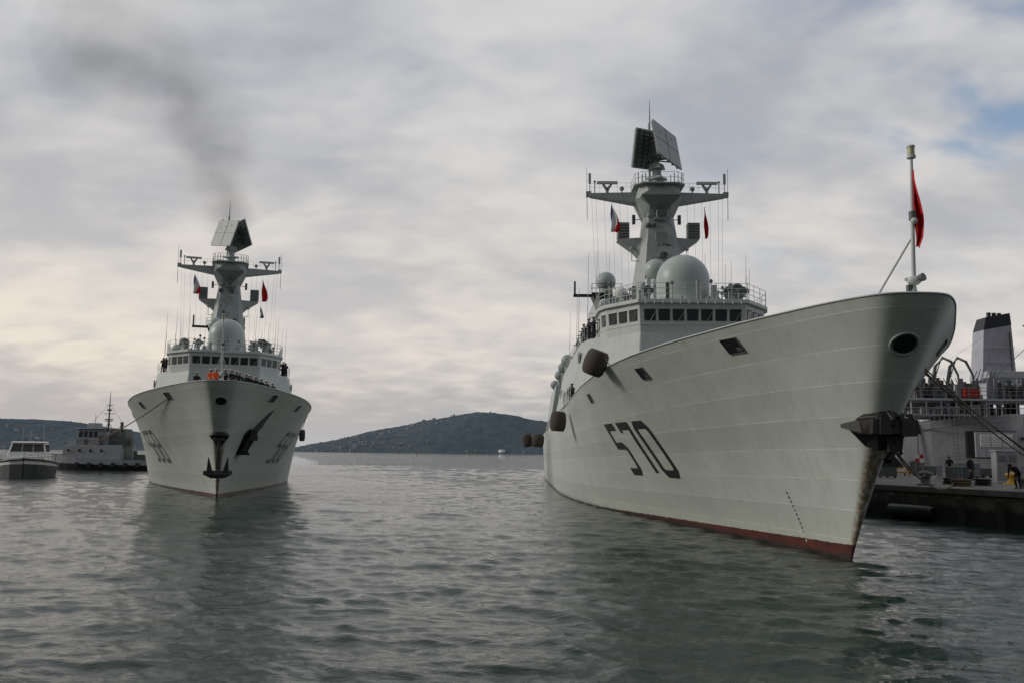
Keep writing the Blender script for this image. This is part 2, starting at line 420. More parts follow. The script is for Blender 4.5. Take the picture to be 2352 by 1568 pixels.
    mb.tube([p,q],[.3,.2],8,0); mb.box(tuple(q),(1.0,1.3,.4),0,.6,.6); mb.box(tuple(p),(.7,1.3,.9),0,.7,.7)
    for dy_ in(-.5,.5): mb.prism([tuple(q+Vector((.1,dy_*1.3,.1))),tuple(q+Vector((-.2,dy_*1.3,.1))),tuple(q+Vector((-.2,dy_*.6,.1))),tuple(q+Vector((.1,dy_*.6,.1)))],[tuple(q+Vector((.5,dy_*1.1,1.3))),tuple(q+Vector((.35,dy_*1.1,1.3))),tuple(q+Vector((.35,dy_,1.3))),tuple(q+Vector((.5,dy_,1.3)))],0)
    ob('side_anchor',mb,[M_BLACK],S)
    bp=[(-4.5,36.9),(4.5,36.9),(8.75,43),(9.1,46),(9.2,76),(-9.2,76),(-9.1,46),(-8.75,43)]
    tp=[(-3.95,38.2),(3.95,38.2),(7.5,43.4),(7.95,46),(7.95,76),(-7.95,76),(-7.95,46),(-7.5,43.4)]
    mb=MB(); mb.prism([(x,y,6.9) for x,y in bp],[(x,y,13.2) for x,y in tp])
    mb.box((0,84,9.3),(16.4,18,6),0,.9,.98)
    mb.prism([(-9.1,97,6.5),(9.1,97,6.5),(8.9,122,6.5),(-8.9,122,6.5)],[(-8.0,98,13.6),(8.0,98,13.6),(7.9,121,13.6),(-7.9,121,13.6)])
    ob('deckhouse',mb,M_SUP,S,bevel=.05)
    for side in(-1,1):
        mb=MB(); n=14
        pts=[(side*7.8,44+32*i/n,13.2) for i in range(n+1)]
        for h in(.55,1.1): mb.tube([(x,y,z+h) for x,y,z in pts],.022,4)
        for x,y,z in pts: mb.tube([(x,y,z),(x,y,z+1.1)],.025,4)
        dk=[(side*(DB(s)-.12),s,DH(s)-.05) for s in [38+i*1.8 for i in range(6)]]+[(side*(DB(s)-.12),s,DH(s)) for s in [78+i*2 for i in range(9)]]
        for h in(.4,.8,1.15):
            mb.tube([(x,y,z+h) for x,y,z in dk[:6]],.02,4); mb.tube([(x,y,z+h) for x,y,z in dk[6:]],.02,4)
        for x,y,z in dk: mb.tube([(x,y,z),(x,y,z+1.15)],.025,4)
        ob('guard_rail',mb,M_SUPL,S)
    for side in(-1,1):
        for (y,z,w,h) in((45.2,11.9,.9,.9),(60,9.2,2.2,1.6),(70,10,1.2,1.9),(52,8.9,.9,1.9)):
            f=(z-6.9)/6.3; x=9.15-f*1.2
            mb=MB(); mb.box((side*(x-.02),y,z),(.1,w,h),0); mb.box((side*(x+.02),y,z),(.06,w*.8,h*.8),1)
            ob('side_door',mb,[M_SUPL,M_DARK],S,bevel=.01)
        for k,y in enumerate((55,57.6,60.2,66,68.6)):
            mb=MB(); mb.tube([(side*7.2,y,13.9),(side*7.2,y+1.7,13.9)],.45,12); mb.box((side*7.2,y+.85,13.4),(.8,1.2,.4),1)
            ob('liferaft_canister',mb,[M_WHITE if k%2 else M_SUPL,M_DARK],S)
        mb=MB()
        for k in range(12):
            y=random.uniform(47,75); h=random.uniform(.6,2.2); mb.box((side*random.uniform(5,7),y,13.2+h/2),(random.uniform(.5,1.5),random.uniform(.5,1.6),h),random.choice([0,0,1]),.9,.9)
        for y in (79,88,100,118): mb.tube([(side*7.4,y,12.3),(side*7.4,y,14.6)],.3,8,0); mb.sphere((side*7.4,y,15.1),.75,12,8,0); 
        ob('upper_deck_fittings',mb,[M_MAST,M_DARK],S,bevel=.03)
    # ------------- bridge
    zb,zt=13.2,15.3
    b1=[(-3.95,38.2),(3.95,38.2),(6.1,41.3),(6.5,42.6),(6.5,53),(-6.5,53),(-6.5,42.6),(-6.1,41.3)]
    b2=[(-4.05,38.05),(4.05,38.05),(6.25,41.2),(6.6,42.5),(6.6,53),(-6.6,53),(-6.6,42.5),(-6.25,41.2)]
    mb=MB(); mb.prism([(x,y,zb-.3) for x,y in b1],[(x,y,zt) for x,y in b2])
    ob('bridge',mb,M_SUPL,S,bevel=.03)
    rf=[(x*1.035,(y-46)*1.04+46) for x,y in b2]
    mb=MB(); mb.prism([(x,y,zt) for x,y in rf],[(x,y,zt+.28) for x,y in rf])
    mb.prism([(x*1.01,(y-46)*1.01+46,zb+.45) for x,y in b1],[(x*1.012,(y-46)*1.012+46,zb+.55) for x,y in b1])
    for k in range(12):
        mb.box((-3.6+k*.655,37.72,zt+.02),(.07,.25,.22),0)
    ob('bridge_roof',mb,M_SUPL,S,bevel=.02)
    def wins(i,j,n,pad=.03,w=.78):
        for k in range(n):
            f0=pad+(1-2*pad)*(k+(1-w)/2)/n; f1=pad+(1-2*pad)*(k+(1+w)/2)/n
            fr,nn=face_quad(b1[i],b1[j],zb,zt,b2[i],b2[j],f0,f1,.37,.80,.03)
            gl,_=face_quad(b1[i],b1[j],zb,zt,b2[i],b2[j],f0,f1,.37,.80,.045)
            mb=MB(); c=sum(fr,Vector())/4
            mb.add(fr+[p-nn*.1 for p in fr],[[0,1,2,3],[0,4,5,1],[1,5,6,2],[2,6,7,3],[3,7,4,0]],1)
            g=[c+(p-c)*.93+nn*.015 for p in gl]
            pts=[]
            for a in range(4):
                p,pr,nx=g[a],g[a-1],g[(a+1)%4]; pts+= [p+(pr-p)*.12,p+(nx-p)*.12]
            mb.add(pts,[list(range(8))],0)
            mb.add([gl[3],gl[2],gl[2]+nn*.14-Vector((0,0,.03)),gl[3]+nn*.14-Vector((0,0,.03))],[[0,1,2,3]],2)
            if k%2==0: mb.tube([gl[1].lerp(gl[0],.5)+nn*.05,gl[1].lerp(gl[2],.8)+nn*.05],.015,4,3)
            ob('bridge_window',mb,[M_GLASS,M_DARK,M_SUPL,M_SUPL],S)
    wins(0,1,7,.03,.82); wins(1,2,3); wins(7,0,3); wins(2,3,1,.1); wins(6,7,1,.1); wins(3,4,5,.05,.6); wins(5,6,5,.05,.6)
    mb=MB()
    rr=[(x*.985,(y-46)*.985+46,zt+.28) for x,y in rf]; rr=rr+[rr[0]]
    for h in(.45,.85,1.25): mb.tube([(x,y,z+h) for x,y,z in rr],.022,4)
    for a,b in zip(rr[:-1],rr[1:]):
        n=max(1,int((Vector(a)-Vector(b)).length/1.1))
        for k in range(n):
            p=Vector(a).lerp(Vector(b),k/n); mb.tube([p,p+Vector((0,0,1.25))],.026,4)
    ob('roof_railing',mb,M_SUPL,S)
    zr=zt+.28
    mb=MB(); rings=[]
    for z,r in((zr,2.2),(zr+.25,2.2),(zr+.26,2.1),(zr+1.0,2.1),(zr+2.2,2.12)):
        rings.append([(r*math.cos(a),42+r*math.sin(a),z) for a in [2*math.pi*i/36 for i in range(36)]])
    mb.loft(rings,0,True,False); mb.sphere((0,42,zr+2.2),(2.12,2.12,2.12),36,14,0,0.)
    mb.add([(1.15+.45*math.cos(a),42-1.83+.12*(1-math.cos(a)),zr+.75+.35*math.sin(a)) for a in [2*math.pi*i/14 for i in range(14)]],[list(range(14))],1)
    ob('large_radome',mb,[M_DOME,M_MAST],S)
    for (x,y,z,r,mt) in((-4.9,43.2,zr+1.3,.62,M_WHITE if idx else M_DARK),(-5.9,46.5,zr+.9,.58,M_DOME),(4.9,45.5,zr+1.35,.6,M_DARK if idx==0 else M_DOME),(-1.4,47.3,zr+4.2,.95,M_DOME),(-2.6,46.5,zr+1.0,.4,M_DOME),(3.4,48.5,zr+1.2,.5,M_DOME)):
        mb=MB(); mb.sphere((x,y,z),r,20,12); mb.tube([(x,y,z-r*.9),(x,y,zr)],[r*.5,r*.6],12,1)
        if r>.9: mb.box((x,y+.6,z-2.4),(1.5,1.6,3.4),1)
        ob('small_radome',mb,[mt,M_SUPL],S)
    for (x,y,sc,rz) in((-3.2,40.4,.8,10),(3.3,40.6,.8,-10),(4.6,42.4,1.1,-30),(3.2,45,.8,0),(-5.3,49,.9,20),(5.3,49,1,-20),(-4.7,41.7,.6,30)):
        mb=MB(); Mx=Matrix.Translation((x,y,zr))@Matrix.Rotation(R(rz),4,'Z')@Matrix.Scale(sc,4)
        mb.tube([(0,0,0),(0,0,.9)],[.35,.28],12,0,Mx)
        mb.box((0,0,1.25),(.9,.7,.7),0,.85,.85,Mx); mb.tube([(-.75,0,1.3),(.75,0,1.3)],.16,8,0,Mx)
        mb.tube([(0,-.35,1.35),(0,-.5,1.35)],[.42,.5],16,0,Mx); mb.tube([(0,-.5,1.35),(0,-.52,1.35)],[.4,.4],16,1,Mx); mb.tube([(.5,-.2,1.35),(.5,-.62,1.35)],[.17,.2],10,1,Mx)
        mb.box((-.55,-.1,1.75),(.28,.5,.28),0,1,1,Mx)
        ob('gun_director',mb,[M_MAST,M_DARK],S,bevel=.015)
    mb=MB()
    for k in range(60):
        x=random.uniform(-6,6);y=random.choice([38.7,39.2,39.6,41,44,46,50]) ; 
        if abs(x)<2.6 and y>39.7 : continue
        if y<41 and abs(x)>4: continue
        h=random.uniform(.4,1.7); w=random.uniform(.1,.36)
        if random.random()<.45: mb.box((x,y,zr+h/2),(w,w,h),random.choice([0,0,1]))
        else: mb.tube([(x,y,zr),(x,y,zr+h),(x,y,zr+h+.02)],[.06,.06,.03],6,0); mb.sphere((x,y,zr+h+.1),.16,8,5,random.choice([0,1]))
    ob('roof_fittings',mb,[M_MAST,M_DARK],S,bevel=.01)
    for (x,y,z,h) in((-7.3,47,13.2,8.),(6.3,47,zr,5.6),(5.2,50,zr,5.3),(-7.6,70,13,6.5),(-7.2,64,13,7.5),(4.4,52.5,zr,4.6),(7.4,58,13,8),(-5.9,52,zr,5),(-6.3,50,zr,6.5),(6.2,52,zr,6),(-4.9,53,zr,7),(3.6,51,zr,6.5),(7.6,52,13.2,7),(-7.7,53,13.2,6),(-5.4,45,zr,3.4),(5.8,44,zr,3.6)):
        mb=MB(); mb.tube([(x,y,z-.1),(x,y,z+.6),(x,y,z+.62),(x,y,z+h*.3),(x+.1,y,z+h)],[.09,.09,.045,.03,.014],6)
        ob('whip_antenna',mb,M_MAST,S)
    # ------------- main mast
    def ring(z,a,b,yc=55.,ch=.28):
        cx=a*ch;cy=b*ch
        return [(-a+cx,yc-b,z),(a-cx,yc-b,z),(a,yc-b+cy,z),(a,yc+b-cy,z),(a-cx,yc+b,z),(-a+cx,yc+b,z),(-a,yc+b-cy,z),(-a,yc-b+cy,z)]
    mb=MB()
    mb.loft([ring(13,3.1,3.6),ring(20.6,2.15,2.5),ring(24.5,1.6,1.8),ring(26.2,1.4,1.35),ring(28.0,2.2,2.5,55,.55),ring(29.2,1.9,2.0,55,.3)],0,False)
    mb.loft([ring(29.2,2.4,2.4),ring(29.32,2.4,2.4)],0,False)
    mb.prism([(-.5,53.3,26.6),(.5,53.3,26.6),(.5,54.,26.6),(-.5,54.,26.6)],[(-1.85,52.35,28.0),(1.85,52.35,28.0),(1.85,54,28.0),(-1.85,54,28.0)],1)
    mb.prism([(-1.85,52.35,28.0),(1.85,52.35,28.0),(1.85,54,28.0),(-1.85,54,28.0)],[(-.2,52.9,29.15),(.2,52.9,29.15),(.2,54,29.15),(-.2,54,29.15)],1)
    for k in range(16): mb.box((0.9,52.9+.055*k+.2,20+.42*k),(.5,.06,.05),0)
    ob('mast_tower',mb,[M_MAST,paint('mast_shaded_facet_grey',(.17,.19,.18),.5,.1,1,.3)],S,bevel=.03)  # shade of the front facets put into a darker grey
    for side in(-1,1):
        mb=MB()
        mb.prism([(side*1.8,54.3,27.7),(side*1.8,55.7,27.7),(side*6.5,55.3,28.45),(side*6.5,54.7,28.45)][::side],[(side*1.8,54.3,28.8),(side*1.8,55.7,28.8),(side*6.5,55.3,28.8),(side*6.5,54.7,28.8)][::side])
        mb.box((side*6.6,55,28.75),(.5,.5,.5),0)
        for h in(.5,.9): mb.tube([(side*2,54.4,28.85+h),(side*6.4,54.7,28.85+h)],.018,4)
        for k in range(6): mb.tube([(side*(2.2+k*.84),54.5,28.7),(side*(2.2+k*.84),54.5,29.75)],.02,4)
        ob('yard_arm',mb,M_MAST,S,bevel=.02)
        mb=MB()
        mb.tube([(side*6.75,54.8,26.2),(side*6.8,54.8,31.3)],[.035,.02],5); mb.tube([(side*6.5,54.9,28.9),(side*6.5,54.9,30.7)],.04,5)
        mb.tube([(side*6.5,54.9,29.8),(side*6.5,54.9,30.8)],.13,8)
        mb.tube([(side*6.0,55.1,28.9),(side*6.0,55.1,30.0)],.06,6); mb.sphere((side*6.0,55.1,30.05),.13,8,5)
        mb.sphere((side*3.4,54.9,29.3),.24,10,6); mb.tube([(side*3.4,54.9,28.8),(side*3.4,54.9,29.3)],.07,6)
        for k in(2.9,3.6,4.3,5.1,5.9,6.3):
            mb.tube([(side*k,55,28.4),(side*(k*.9+.2),54,16.)],.012,3)
        ob('yard_antennas_and_halyards',mb,M_MAST,S)
        mb=MB(); x=side*4.8
        mb.tube([(x,55,28.75),(x,55,29.3)],.16,8)
        mb.prism([(x-.18,54.8,29.2),(x+.18,54.8,29.2),(x+.18,55.2,29.2),(x-.18,55.2,29.2)],[(x-.5,54.9,29.75),(x-.3,54.9,29.75),(x-.3,55.1,29.75),(x-.5,55.1,29.75)])
        mb.prism([(x-.18,54.8,29.2),(x+.18,54.8,29.2),(x+.18,55.2,29.2),(x-.18,55.2,29.2)],[(x+.3,54.9,29.75),(x+.5,54.9,29.75),(x+.5,55.1,29.75),(x+.3,55.1,29.75)])
        mb.box((x,54.9,29.88),(2.0,.3,.26),1)
        ob('navigation_radar',mb,[M_MAST,M_SUPL],S,bevel=.02)
        mb=MB()
        mb.prism([(side*1.6,53.6,22.4),(side*1.6,56.2,22.4),(side*2.3,56,23.1),(side*2.3,54,23.1)][::side],[(side*1.4,53.6,24.2),(side*1.4,56.2,24.2),(side*3.9,55.8,24.2),(side*3.9,54.2,24.2)][::side])
        ob('mast_platform',mb,M_MAST,S,bevel=.02)
        mb=MB(); x=side*3.35
        mb.box((x,54.6,25.05),(1.15,.9,1.5),0); mb.box((x,54.1,25.05),(.95,.1,1.3),1)
        for k in range(5): mb.box((x,54.03,24.5+k*.27),(.95,.06,.06),0)
        mb.tube([(x,55,24.2),(x,55,24.35)],.2,8)
        ob('countermeasure_array',mb,[M_MAST,M_DARK],S,bevel=.02)
    mb=MB()
    for k in range(26):
        x=random.uniform(-1.2,1.2); z=random.choice([20.5,21.2,22.3,23.2,25.3,26.3]); y=53.3-(0.4 if z<23 else 0)+.1*(z-24)
        q=random.uniform(.2,.5)
        if random.random()<.5: mb.box((x,y,z),(q,.5,q*1.2),random.choice([0,1]))
        else: mb.sphere((x,y,z),q*.6,10,6,random.choice([0,1]))
    mb.box((0,53.2,25.9),(1.1,.9,.12),0); mb.tube([(0,53,26.3),(0,52.5,26.3)],[.3,.38],12,1); mb.box((0,53.2,26.35),(.7,.5,.7),0)
    mb.prism([(-.5,53.5,24.4),(.5,53.5,24.4),(.3,53.6,23.2),(-.3,53.6,23.2)],[(-.6,52.5,24.5),(.6,52.5,24.5),(.3,53.2,23.1),(-.3,53.2,23.1)],0)
    mb.box((0,52.6,21.0),(2.2,1.6,.1),0)
    for h in(.5,1.0): mb.tube([(-1.1,52.6,21+h),(-1.1,51.8,21+h),(1.1,51.8,21+h),(1.1,52.6,21+h)],.02,4)
    for x in(-1.1,-.4,.4,1.1): mb.tube([(x,51.8,21),(x,51.8,22)],.02,4)
    for side in(-1,1):
        mb.tube([(side*1.9,54,22.0),(side*2.6,54,22.0),(side*2.6,54,23)],.05,5); mb.sphere((side*2.6,54,23.2),.22,8,5,0)
        mb.tube([(side*1.2,56.9,24.2),(side*1.2,56.9,27)],.05,5,1); mb.box((side*2.2,55.5,26.4),(.3,.3,.9),1)
        mb.tube([(side*1.6,55.5,26.4),(side*2.2,55.5,26.4)],.05,5)
        for k in range(4): mb.tube([(side*(1.0+k*.35),53,29.3),(side*(1.0+k*.35),53,30.1+.2*(k%2))],.05,5,k%2)
    ob('mast_sensors',mb,[M_MAST,M_DARK],S,bevel=.01)
    mb=MB()
    for h in(.5,1.0):
        rg=ring(29.32+h,2.3,2.3); mb.tube(rg+[rg[0]],.02,4)
    for p in ring(29.32,2.3,2.3): mb.tube([p,(p[0],p[1],30.35)],.025,4)
    ob('mast_railing',mb,M_MAST,S)
    RA=empty('search_radar',(0,55,31.2),R(radar_rot)); RA.parent=S
    mb=MB(); mb.tube([(0,0,-1.9),(0,0,-.8),(0,0,0)],[.75,.5,.4],14); mb.tube([(0,0,0),(0,0,3.2)],.22,8)
    mb.box((0,0,.3),(1.1,1.3,.5),0,.8,.8); mb.box((0,0,-.9),(1.5,1.5,.2),0)
    ob('radar_pedestal',mb,M_MAST,RA)
    for sgn,tl in((-1,8),(1,-10)):
        Mx=Matrix.Translation((0,sgn*1.15,2.3))@Matrix.Rotation(R(sgn*14),4,'X')@Matrix.Rotation(R(tl),4,'Y')
        mb=MB(); mb.box((0,0,0),(4.3,.16,3.8),0,1,1,Mx)
        for k in range(9): mb.box((0,-sgn*.16,-1.7+k*.42),(4.2,.12,.07),1,1,1,Mx)
        for k in range(5): mb.box((-1.8+k*.9,-sgn*.25,0),(.09,.14,3.6),1,1,1,Mx)
        for k in range(18): mb.box((-2.17,0,-1.7+k*.2),(.1,.24,.09),0,1,1,Mx)
        mb.box((0,sgn*.09,0),(4.32,.03,.03),1,1,1,Mx); mb.box((0,sgn*.095,0),(.03,.03,3.7),1,1,1,Mx)
        ob('radar_panel',mb,[M_RAD,M_DARK],RA)
    mb=MB()
    for x in(-1.2,0,1.2):
        for z in(.9,2.,3.2): mb.tube([(x,-1.05,z),(x*.3,0,z+.1),(x,1.05,z)],.07,5)
    mb.box((0,0,2),(1.2,1.1,1.6),0)
    ob('radar_frame',mb,M_DARK,RA)
    mb=MB(); mb.tube([(-.5,56.4,29.3),(-.45,56.3,36.4),(-.45,56.3,38.8)],[.13,.08,.02],8)
    mb.tube([(-1.3,56.3,35.6),(.4,56.3,35.6)],.05,5); mb.tube([(-.5,56.3,33),(-.5,56.3,36.4)],.14,6)
    for x in(-1.3,.4): mb.sphere((x,56.3,35.75),.15,8,5)
    ob('topmast',mb,M_MAST,S)
    mb=MB()
    mb.prism([(-2.6,78,12),(2.6,78,12),(2.6,86,12),(-2.6,86,12)],[(-1.8,79,18.6),(1.8,79,18.6),(1.8,85,18.6),(-1.8,85,18.6)],0)
    mb.box((0,82,19.2),(3.3,5.6,1.2),1,.9,.9)
    ob('funnel',mb,[M_SUP,M_BLACK],S,bevel=.05)
    mb=MB(); ax=-1.6
    mb.prism([(ax-1.4,89,12),(ax+1.4,89,12),(ax+1.4,92,12),(ax-1.4,92,12)],[(ax-.7,89.6,23),(ax+.7,89.6,23),(ax+.7,91,23),(ax-.7,91,23)],0)
    mb.prism([(ax-.8,89.6,22),(ax+.8,89.6,22),(ax+.8,91,22),(ax-.8,91,22)],[(ax-2.0,88.6,25.2),(ax+2.0,88.6,25.2),(ax+2.,92,25.2),(ax-2.,92,25.2)],0)
    mb.box((ax-2.9,90.3,25.05),(3.0,.6,.35),0); mb.box((ax+2.9,90.3,25.05),(3.0,.6,.35),0)
    for x in(ax-4.2,ax+4.2): mb.tube([(x,90.3,25.1),(x,90.3,27.0)],.15,6)
    for h in(.6,1.2): mb.tube([(ax-2.,88.6,25.2+h),(ax+2.,88.6,25.2+h),(ax+2.,92,25.2+h),(ax-2.,92,25.2+h),(ax-2.,88.6,25.2+h)],.03,4)
    for x in(-2.,-1.,0,1.,2.): mb.tube([(ax+x,88.6,25.2),(ax+x,88.6,26.4)],.03,4)
    mb.sphere((ax,90.3,27.0),1.35,18,10,1); mb.tube([(ax,90.3,25.2),(ax,90.3,26.4)],.9,12,1)
    ob('aft_mast',mb,[M_BLACK,M_DOME],S)
    # jackstaff
    mb=MB(); y=.9 ; zb_=8.2; x0=.26 if idx else 0; dx_=.14 if idx else -.1
    top=14.15
    mb.tube([(x0,y,zb_),(x0+dx_*.5,y,11.5),(x0+dx_,y,top)],[.085,.07,.055],8)
    mb.tube([(x0-.95,y+1.6,9.0),(x0+dx_*.5,y+.05,11.4)],.035,6)
    mb.tube([(x0+.75,y+1.6,9.0),(x0+dx_*.5,y+.05,11.4)],.03,6)
    mb.sphere((x0,y-.1,9.85),(.24,.2,.17),12,6,0); mb.tube([(x0+.12,y-.1,9.9),(x0+.24,y-.3,9.95)],[.11,.14],10,1); mb.tube([(x0-.26,y,9.9),(x0+.28,y,10.0)],.06,8)
    mb.tube([(x0,y,9.3),(x0,y,9.7)],[.16,.1],10); mb.box((x0-.12,y,9.62),(.16,.2,.2),1)
    xm=x0+dx_*.5; mb.tube([(xm,y-.05,11.95),(xm,y-.05,12.25)],.13,8,1); mb.sphere((xm,y-.15,11.9),.12,8,5,0)
    xt=x0+dx_
    mb.tube([(xt,y,top),(xt,y,top+.1)],.15,10); mb.tube([(xt,y,top+.12),(xt,y,top+.38)],.12,10,2); mb.tube([(xt,y,top+.38),(xt,y,top+.44)],.14,10)
    ob('jackstaff',mb,[M_SUPL,M_DARK,paint('lamp_glass',(.45,.42,.25),.2)],S)
    if idx:
        ob('red_flag',flag_mesh(2.4,.36,[0],1),[M_RED],S,loc=(xt-.02,y-.02,13.45))
    ob('tricolour_flag',flag_mesh(2.6,.95,[0,1,2],2),[M_BLUE,M_WCL,M_RED],S,loc=(-4.6,53.6,27.3))
    ob('red_signal_flag',flag_mesh(2.9,.85 if idx==0 else .45,[0],0.5),[M_RED],S,loc=(4.3,54,27.1))
    if idx==0: ob('blue_white_flag',flag_mesh(1.4,.5,[0,1,2],3),[M_BLUE,M_WCL,M_BLUE],S,loc=(4.2,54,23.3))
    return S
FA=frigate((-22.35,68.7,0),R(17.6),'568',.35,-52,'grey naval frigate 568 under way, bow on, crew at the bow',0)
FB=frigate((13.27,28.8,0),R(-.62),'570',.56,52,'grey naval frigate 570 moored beside the stone quay',1)
def tow(S,p):
    M=Matrix.Translation(S.location)@Matrix.Rotation(S.rotation_euler.z,4,'Z'); return M@Vector(p)
# ---------------------------------------------------------------- fenders
def fender(S,p,r,h,tilt,label):
    mb=MB(); rings=[]
    for k in range(9):
        f=k/8; rr=r*(.78+.3*math.sin(math.pi*(.15+.7*f)))*(.86 if k in(0,8) else 1)
        rings.append([(rr*math.cos(a),rr*math.sin(a),h*(f-.5)) for a in [2*math.pi*i/20 for i in range(20)]])
    mb.loft(rings)
    w=tow(S,p); o=ob('hanging_fender',mb,M_NET,None,loc=w,rot=tilt,label=label,category='fender',group='rope-netted fenders along the warship side')
    mb=MB(); side=-1 if p[0]<0 else 1
    q=tow(S,(side*(DB(p[1])-.1),p[1]-1.0,DH(p[1])+.05)); 
    Mi=(Matrix.Translation(w)@Euler(tilt).to_matrix().to_4x4()).inverted()
    a=Vector((0,0,h*.5)); mb.tube([a,Mi@q],.03,5)
    ob('fender_rope',mb,M_ROPE,o)
fender(FB,(-8.95,19.2,8.85),.6,1.35,(R(12),R(20),0),'brown rope-netted fender hung over the bulwark edge')
fender(FB,(-10.1,40,6.4),.58,1.5,(0,R(4),0),'brown rope-netted fender hung at the hull side')
fender(FB,(-10.8,84,5.5),.72,1.6,(0,R(6),0),'brown rope-netted fender hung at the hull side')
fender(FB,(-12.1,85,5.5),.6,1.6,(0,R(-12),0),'brown rope-netted fender swinging clear of the hull')
fender(FA,(8.8,33,5.7),.32,1.3,(0,0,0),'dark rope-netted fender hung at the hull side')
# ---------------------------------------------------------------- people
def person_mesh(pose,top,legs):
    J={'pel':(0,0,.95),'bel':(0,0,1.1),'che':(0,0,1.33),'nek':(0,.0,1.5),'jaw':(0,-.02,1.575),'hed':(0,-.005,1.65),'top':(0,0,1.73)}
    Rr={'pel':.15,'bel':.135,'che':.16,'nek':.058,'jaw':.075,'hed':.095,'top':.06}
    E=[('pel','bel'),('bel','che'),('che','nek'),('nek','jaw'),('jaw','hed'),('hed','top')]
    for s,n in((-1,'l'),(1,'r')):
        J.update({'hip'+n:(s*.1,0,.88),'kne'+n:(s*.11,-.01,.5),'ank'+n:(s*.115,.02,.09),'toe'+n:(s*.13,-.16,.045),
          'sho'+n:(s*.2,0,1.43),'elb'+n:(s*.26,.03,1.14),'wri'+n:(s*.27,-.06,.9),'han'+n:(s*.27,-.08,.83)})
        Rr.update({'hip'+n:.1,'kne'+n:.07,'ank'+n:.05,'toe'+n:.04,'sho'+n:.075,'elb'+n:.052,'wri'+n:.035,'han'+n:.04})
        E+=[('pel','hip'+n),('hip'+n,'kne'+n),('kne'+n,'ank'+n),('ank'+n,'toe'+n),('che','sho'+n),('sho'+n,'elb'+n),('elb'+n,'wri'+n),('wri'+n,'han'+n)]
        for k in range(5):
            a=(-.034+.02*k); l=[.05,.085,.09,.085,.065][k]
            J['f%d%s'%(k,n)]=(s*.27+(s*-.02 if k==0 else 0),-.09+a*.9-(.02 if k==0 else 0),.83-l); Rr['f%d%s'%(k,n)]=.009
            E.append(('han'+n,'f%d%s'%(k,n)))
    if pose=='bend':
        c=Vector((0,0,.95)); Mx=Matrix.Translation(c)@Matrix.Rotation(R(62),4,'X')@Matrix.Translation(-c)
        for k in list(J):
            if k[:3] in('bel','che','nek','jaw','hed','top','sho','elb','wri','han') or (k[0]=='f'): J[k]=tuple(Mx@Vector(J[k]))
        for n in 'lr':
            s=-1 if n=='l' else 1
            e=Vector(J['sho'+n])+Vector((0,-.06,-.28)); w=e+Vector((0,-.08,-.22))
            for k in range(5):
                J['f%d%s'%(k,n)]=tuple(w+Vector((s*(-.03+.015*k),-.03,-.15)))
            J['elb'+n]=tuple(e);J['wri'+n]=tuple(w);J['han'+n]=tuple(w+Vector((0,-.02,-.07)))
            x,y,z=J['kne'+n]; J['kne'+n]=(x,-.12,z)
    if pose=='rail':
        for n in 'lr':
            s=-1 if n=='l' else 1
            J['elb'+n]=(s*.27,-.08,1.18);J['wri'+n]=(s*.18,-.3,1.16);J['han'+n]=(s*.16,-.37,1.15)
            for k in range(5): J['f%d%s'%(k,n)]=(s*(.13+.018*k),-.43,1.12)
    if pose=='walk':
        J['knel']=(-.11,-.16,.52);J['ankl']=(-.115,-.26,.1);J['toel']=(-.12,-.44,.06);J['kner']=(.11,.06,.5);J['ankr']=(.115,.3,.14);J['toer']=(.13,.15,.05)
    names=list(J); idx={k:i for i,k in enumerate(names)}
    me=bpy.data.meshes.new('tmp'); me.from_pydata([J[k] for k in names],[(idx[a],idx[b]) for a,b in E],[])
    o=bpy.data.objects.new('tmp',me); COL.objects.link(o)
    o.modifiers.new('s','SKIN'); sv=me.skin_vertices[0].data
    for k in names: sv[idx[k]].radius=(Rr[k],Rr[k]); sv[idx[k]].use_root=(k=='pel')
    sb=o.modifiers.new('u','SUBSURF'); sb.levels=1; sb.render_levels=1
    dg=bpy.context.evaluated_depsgraph_get(); ev=o.evaluated_get(dg); m2=bpy.data.meshes.new_from_object(ev)
    bpy.data.objects.remove(o)
    m2.materials.clear()
    for m in(top,legs,M_SKIN,M_BLACK): m2.materials.append(m)
    for p in m2.polygons:
        c=p.center; bi=min(names,key=lambda k:(Vector(J[k])-c).length)
        g=bi[:3]; p.use_smooth=True
        p.material_index=2 if g in('jaw','hed','top','han') or bi[0]=='f' else (3 if g in('toe','ank') and c.z<.12 else (1 if g in('hip','kne','ank','pel') else 0))
    m2.name='person'; return m2,J
PM={}
